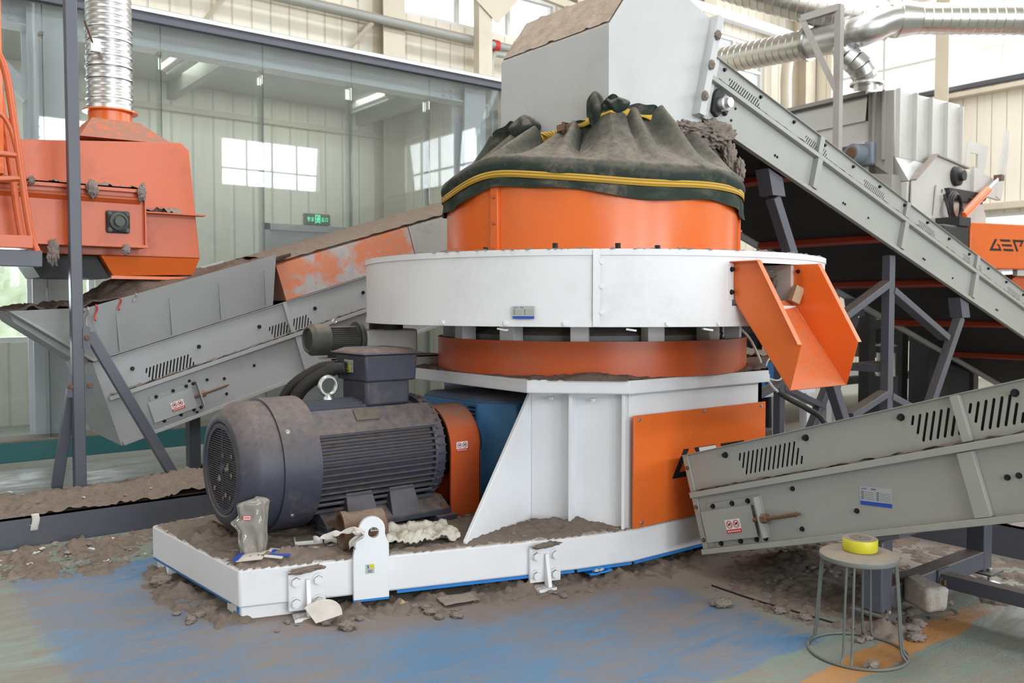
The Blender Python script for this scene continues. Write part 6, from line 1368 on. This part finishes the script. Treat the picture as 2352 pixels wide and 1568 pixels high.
heap_f([(4.7,2.0),(5.0,1.7),(5.7,1.6),(5.73,3.3),(5.3,3.0),(5.15,2.5)], lambda x,y,e: 0.004+0.02*max(-0.4,fr(x,y,7,9))+0.012*fr(x,y,25,8)-0.012*math.exp(-e/0.08), 'dust strewn between conveyor stand and dark channel')
# single clumps
rc_ = random.Random(11)
proto = {}
def clump(x, y, r, label, group, mat='fluff', z=0.0):
    key = (mat, rc_.randrange(6))
    if key not in proto:
        o = obj('dust_clump', MB().blob((0,0,0.55),1.0,0.55,2.6,3,(1.25,1.0,0.6),key[1]*5+len(mat)), mat, smooth=180); proto[key] = o
    else:
        o = proto[key].copy(); COL.objects.link(o)
    o.location = (x,y,z-r*0.08); o.scale = (r,r,r*0.9); o.rotation_euler = (0,0,rc_.uniform(0,6.28))
    o['label'] = label; o['category'] = 'dust clump'; o['group'] = group
pl = Vector((1.555,4.185,0))
for k in range(30):
    s = rc_.uniform(0.1,1.9); p = pl+fd*s+fo*rc_.uniform(0.04,0.22)
    clump(p.x, p.y, rc_.choice((0.008,0.011,0.016,0.024))*rc_.uniform(0.8,1.2), 'grey dust clump on the floor along the long front edge of the white platform', 'dust clumps along the platform front')
for k in range(14):
    clump(rc_.uniform(1.30,1.5), rc_.uniform(4.3,5.35), rc_.choice((0.01,0.016,0.026)), 'grey dust clump on the floor along the short end of the white platform', 'dust clumps along the platform end')
for k in range(40):
    x = rc_.uniform(3.75,5.3); y = rc_.uniform(2.1,3.25)
    clump(x, y, rc_.choice((0.008,0.012,0.016,0.024)), 'dark grey dust crumb on the dusty floor under the front conveyor', 'dust crumbs under the conveyor')
for k in range(12): clump(3.98+rc_.uniform(-0.25,0.25), 2.12+rc_.uniform(-0.12,0.10), rc_.choice((0.02,0.03,0.038)), 'grey fluff clump piled round the conveyor stand foot behind the stool', 'clumps at the stand foot')
for x, y, r, lb in ((3.62,2.86,0.042,'largest brown clump lying on the blue floor edge under the conveyor tail'),(3.78,2.62,0.032,'pale-tipped clump beside the dark floor joint'),(3.80,2.48,0.028,'small clump on the dark floor joint nearer the stool'),(1.93,3.78,0.036,'clump of fluff touching the fan-shaped white scrap'),(1.88,3.90,0.03,'clump of fluff in front of the first anchor bracket'),(2.36,3.62,0.022,'round clump alone on the blue floor below the cardboard'),(2.44,3.58,0.026,'second round clump on the blue floor below the cardboard'),(1.42,5.02,0.055,'big clump at the platform corner foot')):
    clump(x, y, r, lb, 'single clumps on the floor')
# scraps
fan = MB().flat([(0,0)]+[(0.13*math.cos(math.radians(20+t*7)),0.13*math.sin(math.radians(20+t*7))) for t in range(18)],[],(1.83,3.90,0.012),(0.6,-0.75,0.10),(0.55,0.35,0.62),0.004)
tag(obj('fan_scrap', fan, 'paper'), 'fan-shaped cream plastic scrap leaning by the first anchor bracket', 'scrap')
def loose(name, c, ang, w, d, t, mat, label, cat, tilt=0.0, bump=0.0):
    ca, sa = math.cos(ang), math.sin(ang)
    def f(i, j):
        x, y = (i-0.5)*w, (j-0.5)*d
        return (c[0]+x*ca-y*sa, c[1]+x*sa+y*ca, c[2]+tilt*x+bump*(0.5+0.5*noise.noise(Vector((i*3+c[0],j*3+c[1],1)))))
    return tag(obj(name, MB().grid(f, 10, 10), mat, solid=t), label, cat)
loose('cardboard_sheet', (2.575,3.76,0.012), -0.2, 0.20, 0.13, 0.004, 'card', 'flat grey cardboard piece lying half under the platform front edge', 'cardboard', 0, 0.012)
loose('card_scrap', (2.29,3.875,0.012), 0.4, 0.06, 0.05, 0.003, 'wood', 'small yellowish folded scrap on the floor before the platform', 'scrap', 0.2, 0.02)
loose('blue_packet', (3.44,3.60,0.03), -0.3, 0.14, 0.09, 0.01, 'bluepaint', 'torn blue packet lying under the platform edge past the second bracket', 'packet', 0.1, 0.02)
loose('packet_print', (3.425,3.585,0.043), -0.3, 0.06, 0.05, 0.003, 'paper', 'white torn paper stuck on the blue packet', 'paper', 0.1, 0.02)
loose('paper_scrap', (1.00,6.325,0.14), -0.2, 0.05, 0.004, 0.002, 'paper', 'white paper scrap hanging over the dark floor channel', 'paper', 0, 0.01)
def strip(i, j): return (0.985+0.045*j+0.006*math.sin(i*5), 6.328-0.008*math.sin(i*3), 0.215-0.11*i)
tag(obj('hanging_scrap', MB().grid(strip, 10, 4), 'paper', solid=0.002), 'torn white film strip hanging down the face of the floor channel', 'scrap')
lit = [('paper','crumpled pale paper scrap in the litter between channel and platform','paper scraps in the litter'),('poly','crumpled clear film scrap in the litter between channel and platform','film scraps in the litter'),('red','red plastic shred in the litter between channel and platform','red shreds in the litter'),('card','grey cardboard flake in the litter between channel and platform','cardboard flakes in the litter'),('bluepaint','blue plastic shred in the litter between channel and platform','blue shreds in the litter')]
pm_ = {}
for k in range(70):
    m_, lb, gp = lit[rc_.choice((0,0,1,1,1,3,3,3,3,2,4))]
    key = (m_, rc_.randrange(3))
    if key not in pm_:
        s_ = key[1]
        def f(i, j): return ((i-0.5)*(1.0+0.6*s_*(m_ in ('red','bluepaint'))), (j-0.5)*(0.22 if m_ in ('red','bluepaint') else 0.8), 0.3+0.35*noise.noise(Vector((i*2.2+s_*5,j*2.2,s_+1))))
        o = obj('litter_scrap', MB().grid(f, 8, 7), m_, solid=0.03); pm_[key] = o
    else: o = pm_[key].copy(); COL.objects.link(o)
    x = rc_.uniform(0.55,1.6); y = rc_.uniform(5.62,6.28)-0.12*x+0.1
    r = rc_.uniform(0.012,0.045)*(0.6 if m_ in ('red','bluepaint') else 1); o.location = (x,y,0.012); o.scale = (r,r,r); o.rotation_euler = (rc_.uniform(-.3,.3),rc_.uniform(-.3,.3),rc_.uniform(0,6.3))
    o['label'] = lb; o['category'] = 'scrap'; o['group'] = gp
for k in range(26):
    key = rc_.choice([q for q in pm_ if q[0] in ('paper','card','poly')]); o = pm_[key].copy(); COL.objects.link(o)
    r = rc_.uniform(0.015,0.04); o.location = (rc_.uniform(-0.3,2.3),rc_.uniform(6.42,7.02),0.235); o.scale = (r,r,r); o.rotation_euler = (rc_.uniform(-.4,.4),0.2,rc_.uniform(0,6.3))
    o['label'] = 'small pale scrap lying in the dirt on top of the floor channel'; o['category'] = 'scrap'; o['group'] = 'scraps on the floor channel'
tag(obj('floor_joint', MB().tube(catmull([(3.84,3.10,0.003),(3.83,2.8,0.003),(3.85,2.5,0.003),(3.86,2.25,0.003)],6),0.006,6), 'ink'), 'thin dark seal strip in the floor joint between blue paint and dust', 'seal strip')
